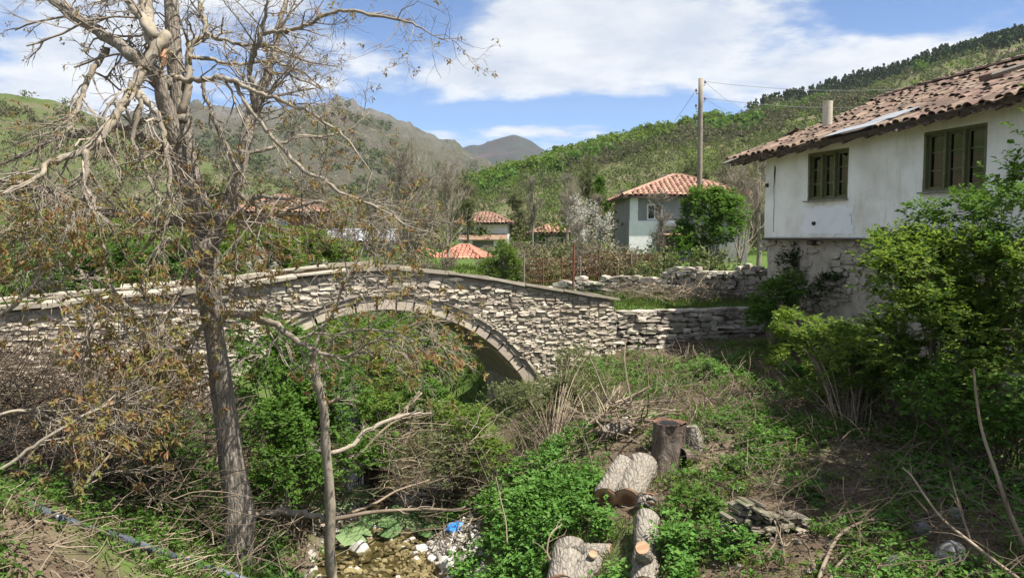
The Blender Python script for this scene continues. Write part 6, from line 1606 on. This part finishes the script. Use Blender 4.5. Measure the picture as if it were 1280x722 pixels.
butterbur('butterbur with several mid sized leaves in the middle of the brook', [(506, 648, .17), (490, 656, .16), (494, 644, .14), (478, 648, .12), (486, 664, .14)])
butterbur('butterbur at the upper pool with a round leaf by the dead stems', [(473, 606, .18), (462, 620, .12)])
butterbur('butterbur left of the upper pool next to the slim tree', [(438, 615, .17), (428, 624, .13), (448, 626, .12), (456, 614, .10), (430, 634, .12)])
butterbur('butterbur low at the water beside the slim tree', [(440, 664, .15), (452, 672, .12), (434, 676, .12), (462, 650, .11), (455, 660, .1)])

# ------------------------------------------------------------------ pipe
pts = [(-60, 588), (0, 614), (40, 632), (80, 650), (140, 668), (200, 690), (250, 706), (290, 719), (340, 738)]
ys_ = np.array([hit(a_, b_)[1] for a_, b_ in pts]); kf = np.polyfit(np.arange(len(pts)), ys_, 1); ys_ = np.minimum(np.polyval(kf, np.arange(len(pts))), ys_) - .03; q = []
for (px, py), y_ in zip(pts, ys_): q.append(P(px, py, y_))
g = Geo(); tubes(g, smooth_path(q, 40), np.full(40, .046), 12, True); g.build
tag(g.build('water_pipe', M['pipe_plastic'], smooth=True), 'grey blue plastic pipe running down the bank at lower left', 'pipe')

# ------------------------------------------------------------------ fallen branches and bare stems
def branch(label, pts, w0, w1, name='fallen_branch', cat='branch', mat='dry', group=None, ground=0.0, twigs=3, seed=0):
    """pts rows (px,py,depth or None: on the ground)"""
    q = []
    for (px, py, Yd) in pts: q.append(lift(hit(px, py), .05) if Yd is None else P(px, py, Yd))
    pth = smooth_path(q, max(14, 4 * len(q))); R_ = np.linspace(w0, w1, len(pth))
    t = thing(name, label, cat, pth[0], 0, group); g = Geo(); tubes(g, pth, R_ * (1 + rng.normal(0, .05, len(pth))), 6, True); g.build('stem', M[mat], t, True)
    if twigs:
        c, cr_ = grow(pth[None], R_[None], twigs * 3, .35, .7, 5, .2, .25, 0, .45, .003); c2, cr2 = grow(c, cr_, 2, .2, .7, 4, .2, .25, 0, .6, .002)
        g = Geo(); tubes(g, c, cr_, 4); tubes(g, c2, cr2, 3); tag(g.build('twigs', M[mat], t), kind='stuff')
    return t
h1 = hit(1285, 720)[1]
branch('long pale bare stem rising at the right edge in front of the bush', [(1292, 705, 7.4), (1262, 640, 7.5), (1245, 590, 7.6), (1228, 540, 7.8), (1221, 500, 7.9), (1217, 460, 8.0)], .022, .010, 'bare_sapling', 'sapling', twigs=1)
branch('thin pale stem bending over the dark ground at lower right', [(1290, 735, 7.0), (1245, 702, 7.2), (1212, 676, 7.4), (1180, 650, 7.7), (1158, 622, 8.0), (1140, 595, 8.2), (1128, 584, 8.3)], .018, .009, 'bare_sapling', 'sapling', twigs=1)
branch('short straight stick leaning on the bending pale stem', [(1213, 676, 7.5), (1203, 645, 7.6), (1194, 615, 7.7), (1187, 588, 7.8)], .012, .007, 'bare_sapling', 'sapling', twigs=1)
branch('curved pale branch above the bottom edge right of the rubble terrace', [(1022, 728, 7.4), (1032, 700, 7.6), (1050, 668, 7.9), (1085, 650, 8.2), (1130, 650, 8.4), (1175, 652, 8.5)], .022, .008, twigs=2)
branch('second curved branch nested inside the curved pale one', [(1035, 730, 7.3), (1046, 708, 7.5), (1066, 690, 7.7), (1095, 684, 7.9), (1140, 680, 8.2)], .016, .007, twigs=2)
branch('long grey branch lying flat across the brook below the debris pile', [(395, 652, 10.7), (430, 646, 11.1), (462, 640, 11.5), (500, 637, 12.0), (540, 636, 12.4), (574, 636, 12.7), (600, 622, 12.9)], .035, .018, twigs=2)
branch('thin branch slanting from the brook up into the debris', [(440, 640, 11.6), (470, 628, 12), (498, 612, 12.6), (540, 598, 13.2), (566, 582, 13.6)], .022, .012, twigs=2)
branch('broken dead branch sticking up in the shade under the arch', [(480, 530, 13.8), (500, 518, 14), (514, 504, 14.1), (526, 490, 14.2)], .045, .04, twigs=2)
branch('bent dead branch crossing the dark hollow under the arch', [(420, 580, 12.6), (450, 566, 13), (478, 538, 13.2), (500, 524, 13.4), (540, 516, 13.6)], .028, .014, twigs=3)
branch('slender dead branch left of the forked log', [(684, 730, DY), (690, 705, DY + .1), (684, 690, DY + .2), (688, 668, DY + .3), (702, 655, DY + .4)], .018, .008, twigs=2)
branch('pair of bare upright stems in the green ground cover', [(634, 680, 10.2), (632, 650, 10.3), (626, 625, 10.4), (620, 596, 10.5)], .012, .006, 'bare_sapling', 'sapling', twigs=2)
branch('bare sapling stem leaning right among the nettles', [(742, 590, 11.2), (735, 560, 11.3), (726, 540, 11.4), (716, 520, 11.5)], .011, .006, 'bare_sapling', 'sapling', twigs=2)
branch('yellowish thin twig hanging in front of the arch ring', [(530, 400, 12.5), (560, 401, 12.6), (590, 398, 12.7), (610, 396, 12.8)], .012, .006, twigs=2)
for i, (a, b, lab) in enumerate([((955, 700), (972, 660), 'leftmost dry cane leaning on the rubble terrace'), ((980, 712), (968, 650), 'dry cane crossing in front of the rubble terrace'), ((938, 640), (975, 580), 'long dry cane on the slope right of the weed'), ((1150, 720), (1176, 690), 'thick broken stick in front of the white boulder')]):
    branch(lab, [(a[0], a[1], None), ((a[0] + b[0]) / 2 + 4, (a[1] + b[1]) / 2, hit(*a)[1] + .05), (b[0], b[1], hit(*a)[1] + .15)], .014, .007, 'dry_cane', 'cane', twigs=1)

# ------------------------------------------------------------------ brush, litter, grass, ground cover
def scatter_px(n, x0, x1, y0, y1, r): # places on the ground spread evenly over a picture region
    out = []
    for _ in range(n): out.append(hit(r.uniform(x0, x1), r.uniform(y0, y1)))
    return np.array(out)
def region(n, xr, yr, r, cond=None):
    x = r.uniform(*xr, n * 4); y = r.uniform(*yr, n * 4); m = np.ones(len(x), bool) if cond is None else cond(x, y)
    x, y = x[m][:n], y[m][:n]; return np.stack([x, y, terrain(x, y)], -1)
def twig_pile(name, p, r, L, rad, lift_, mat, vert=.25, wob=.2, K=5):
    n = len(p); d = rand_dirs(n, r); d[:, 2] = np.abs(d[:, 2]) * vert; d = norm(d); pts = [p + np.stack([0 * p[:, 0], 0 * p[:, 0], r.uniform(0, lift_, n)], -1)]
    ln = r.uniform(.4, 1.3, n) * L
    for k in range(K - 1): d = norm(d + r.normal(0, wob, (n, 3)) * [1, 1, .6]); pts.append(pts[-1] + d * (ln / (K - 1))[:, None])
    C = np.stack(pts, 1)
    tz_ = terrain(C[..., 0], C[..., 1]) + .01; C[..., 2] = np.maximum(C[..., 2], tz_)
    g = Geo(); tubes(g, C, r.uniform(.5, 1.2, n)[:, None] * rad * np.linspace(1, .5, K)[None], 3)
    return tag(g.build(name, M[mat]), kind='stuff')
r = np.random.default_rng(80)
dS = lambda x, y: x - stream_x(y)
qB = qdist
twig_pile('brush_heap', region(3900, (-11, -3.0), (9.2, 15.5), r, lambda x, y: (dS(x, y) < -2.3) & (qB(x, y) < -.4)), r, 1.0, .0085, .95, 'brush', .5, .25)
twig_pile('bank_brush', region(1100, (-7, -2.2), (9, 17), r, lambda x, y: (dS(x, y) < -1.0) & (qB(x, y) < -.3)), r, .8, .007, .6, 'dry', .6, .3)
twig_pile('arch_brush', region(1100, (-4.5, 1.0), (13.0, 17.5), r, lambda x, y: (np.abs(dS(x, y)) > .1) & (np.abs(dS(x, y)) < 3)), r, .8, .006, .6, 'brush', .8, .3)
twig_pile('slope_litter', region(1500, (-.5, 9), (7, 20.5), r, lambda x, y: (dS(x, y) > 1.6) & (qB(x, y) < -.1)), r, .32, .0055, .06, 'dry', .15, .2)
twig_pile('shade_brush', region(1900, (2.6, 9), (6.6, 15), r, lambda x, y: dS(x, y) > 4.0), r, .7, .0065, .35, 'brush', .45, .3)
twig_pile('shade_litter', region(1200, (2.6, 9), (6.6, 15), r, lambda x, y: dS(x, y) > 4.0), r, .4, .006, .05, 'dry', .1, .2)
twig_pile('dry_debris', region(600, (-1.6, 1.1), (12.0, 15.2), r, lambda x, y: (dS(x, y) > .8) & (dS(x, y) < 3.0)), r, .7, .009, .18, 'dry', .15, .15)
twig_pile('left_litter', region(1500, (-6.5, -2.5), (5.5, 9.5), r, lambda x, y: dS(x, y) < -1.4), r, .4, .007, .05, 'dry', .12, .2)
twig_pile('slope_brush', region(700, (.2, 4.8), (13.5, 20), r, lambda x, y: (dS(x, y) > 2) & (qB(x, y) < -.2)), r, .6, .006, .25, 'dry', .7, .3)
p = np.array([P(r.uniform(470, 610), r.uniform(520, 610), r.uniform(12.6, 13.6)) for _ in range(240)]); p[:, 2] -= .25
twig_pile('dead_brush', p, r, .8, .0065, .2, 'dry', .5, .3)
# cut branch pile behind the stump and along the dry wall
p = region(90, (1.3, 2.2), (12.6, 13.8), r); twig_pile('branch_pile', p, r, 1.0, .02, .35, 'dry', .4, .12)
A_, B_ = P(770, 372, 25.2), P(945, 368, 23.2)
u = r.uniform(0, 1, 330)[:, None]; p = A_ * (1 - u) + B_ * u + r.normal(0, .3, (330, 3)) * [1, .8, 0]; p[:, 2] = terrain(p[:, 0], p[:, 1])
twig_pile('wall_brushwood', p, r, 1.1, .010, .45, 'dry', .3, .25)
# grass
def grass(name, p, r, L, W, mat='grass'):
    n = len(p); ax = norm(np.stack([r.normal(0, .35, n), r.normal(0, .35, n), np.ones(n)], -1)); g = Geo(); nr = rand_dirs(n, r); nr[:, 2] = .2
    leaves(g, p - [0, 0, .01], ax, norm(nr), r.uniform(.5, 1.3, n) * L, np.full(n, W), .1); return tag(g.build(name, M[mat]), kind='stuff')
grass('path_grass', region(18000, (1.5, 12), (20.6, 29), r, lambda x, y: (qB(x, y) > .35)), r, .13, .022)
grass('meadow_grass', region(16000, (-24, 8), (22, 44), r, lambda x, y: (qB(x, y) > 2.9) & (np.abs(dS(x, y)) > 1.6)), r, .28, .05)
cl = lambda x, y: snoise(x, y, 1.3, 6) + .5 * snoise(x, y, 3.7, 2)
grass('bank_grass', region(26000, (-1, 9), (6.8, 20.5), r, lambda x, y: (dS(x, y) > 1.2) & (qB(x, y) < -.15) & (cl(x, y) > -.2)), r, .14, .016)
grass('left_grass', region(9000, (-8, -2), (5.5, 14), r, lambda x, y: (dS(x, y) < -1.3) & (cl(x, y) > .0)), r, .16, .016)
# leafy ground cover
def cover(name, p, r, L, W, k, hgt, mat):
    m = np.ones(len(p), bool)
    for a_, b_, r_l in LOGSEG + [(bp_, bp_ + [.0, -.6, 0], .28), (bp_, bp_ + [.35, -1.0, 0], .2)]:
        ab = (b_ - a_)[:2]; t_ = np.clip(((p[:, :2] - a_[:2]) @ ab) / (ab @ ab + 1e-9), 0, 1); dd_ = np.linalg.norm(p[:, :2] - (a_[:2] + t_[:, None] * ab), axis=1); m &= dd_ > r_l + .10
    p = p[m]
    n = len(p); q = p + np.stack([r.normal(0, .03, n), r.normal(0, .03, n), r.uniform(.1, 1, n) * hgt], -1); g = Geo()
    sprays(g, q, norm(rand_dirs(n, r) * .8 + [0, 0, .6]), k, L, W, r); return tag(g.build(name, M[mat]), kind='stuff')
cover('nettle_cover', region(6500, (-1.6, 2.2), (7.8, 13.2), r, lambda x, y: (dS(x, y) > .95) & (dS(x, y) < 3.05 + .25 * np.sin(y * 3) - .06 * (y - 9)) & (cl(x, y) > -.95)), r, .065, .042, 5, .28, 'leaf_cover')
cover('bank_cover', region(7500, (0, 8), (7, 20.3), r, lambda x, y: (dS(x, y) > 2.2) & (qB(x, y) < -.15) & (cl(x, y) > .15)), r, .055, .034, 4, .14, 'leaf_cover')
cover('shade_cover', region(5200, (3.2, 9), (6.8, 13), r, lambda x, y: (dS(x, y) > 4.2) & (cl(x, y) > -.4)), r, .055, .036, 4, .16, 'leaf_green')
cover('right_cover', region(2200, (5.0, 8.5), (6.8, 10.5), r, lambda x, y: (cl(x, y) > -.8)), r, .06, .04, 5, .22, 'leaf_cover')
cover('near_left_cover', region(1500, (-7.5, -2.2), (5.6, 9.2), r, lambda x, y: (dS(x, y) < -1.4) & (cl(x, y) > -.7)), r, .055, .034, 5, .14, 'leaf_green')
cover('left_cover', region(1800, (-8.5, -2.2), (6, 14), r, lambda x, y: (dS(x, y) < -1.0) & (cl(x, y) > .1)), r, .06, .036, 5, .25, 'leaf_green')
cover('stream_cover', region(1800, (-5, -1), (10, 17), r, lambda x, y: (np.abs(dS(x, y)) > .9) & (np.abs(dS(x, y)) < 1.7) & (cl(x, y) > -.2)), r, .06, .036, 5, .2, 'leaf_cover')
cover('upstream_cover', region(3500, (-10, -2), (21.5, 32), r, lambda x, y: (np.abs(dS(x, y)) > 1.0) & (cl(x, y) > -.3)), r, .10, .06, 5, .3, 'leaf_green')
cover('pale_weed_cover', region(3600, (0, 8), (7, 20.3), r, lambda x, y: (dS(x, y) > 2.2) & (qB(x, y) < -.15) & (snoise(x, y, 2.1, 8) > .2)), r, .04, .018, 6, .18, 'leaf_bush')
def litter(name, p, r, L, mat):
    n = len(p); ax = rand_dirs(n, r); ax[:, 2] *= .25; g = Geo()
    leaves(g, p + np.stack([0 * p[:, 0], 0 * p[:, 0], r.uniform(.005, .03, n)], -1), norm(ax), norm(rand_dirs(n, r) * .5 + [0, 0, 1]), r.uniform(.5, 1.3, n) * L, L * .5, .3)
    return tag(g.build(name, M[mat]), kind='stuff')
litter('leaf_litter', region(16000, (-.5, 9), (6.8, 20.3), r, lambda x, y: (dS(x, y) > 1.3) & (qB(x, y) < -.15)), r, .055, 'dead_leaf')
litter('left_leaf_litter', region(13000, (-8.5, -2), (5.5, 14), r, lambda x, y: dS(x, y) < -1.2), r, .06, 'dead_leaf')
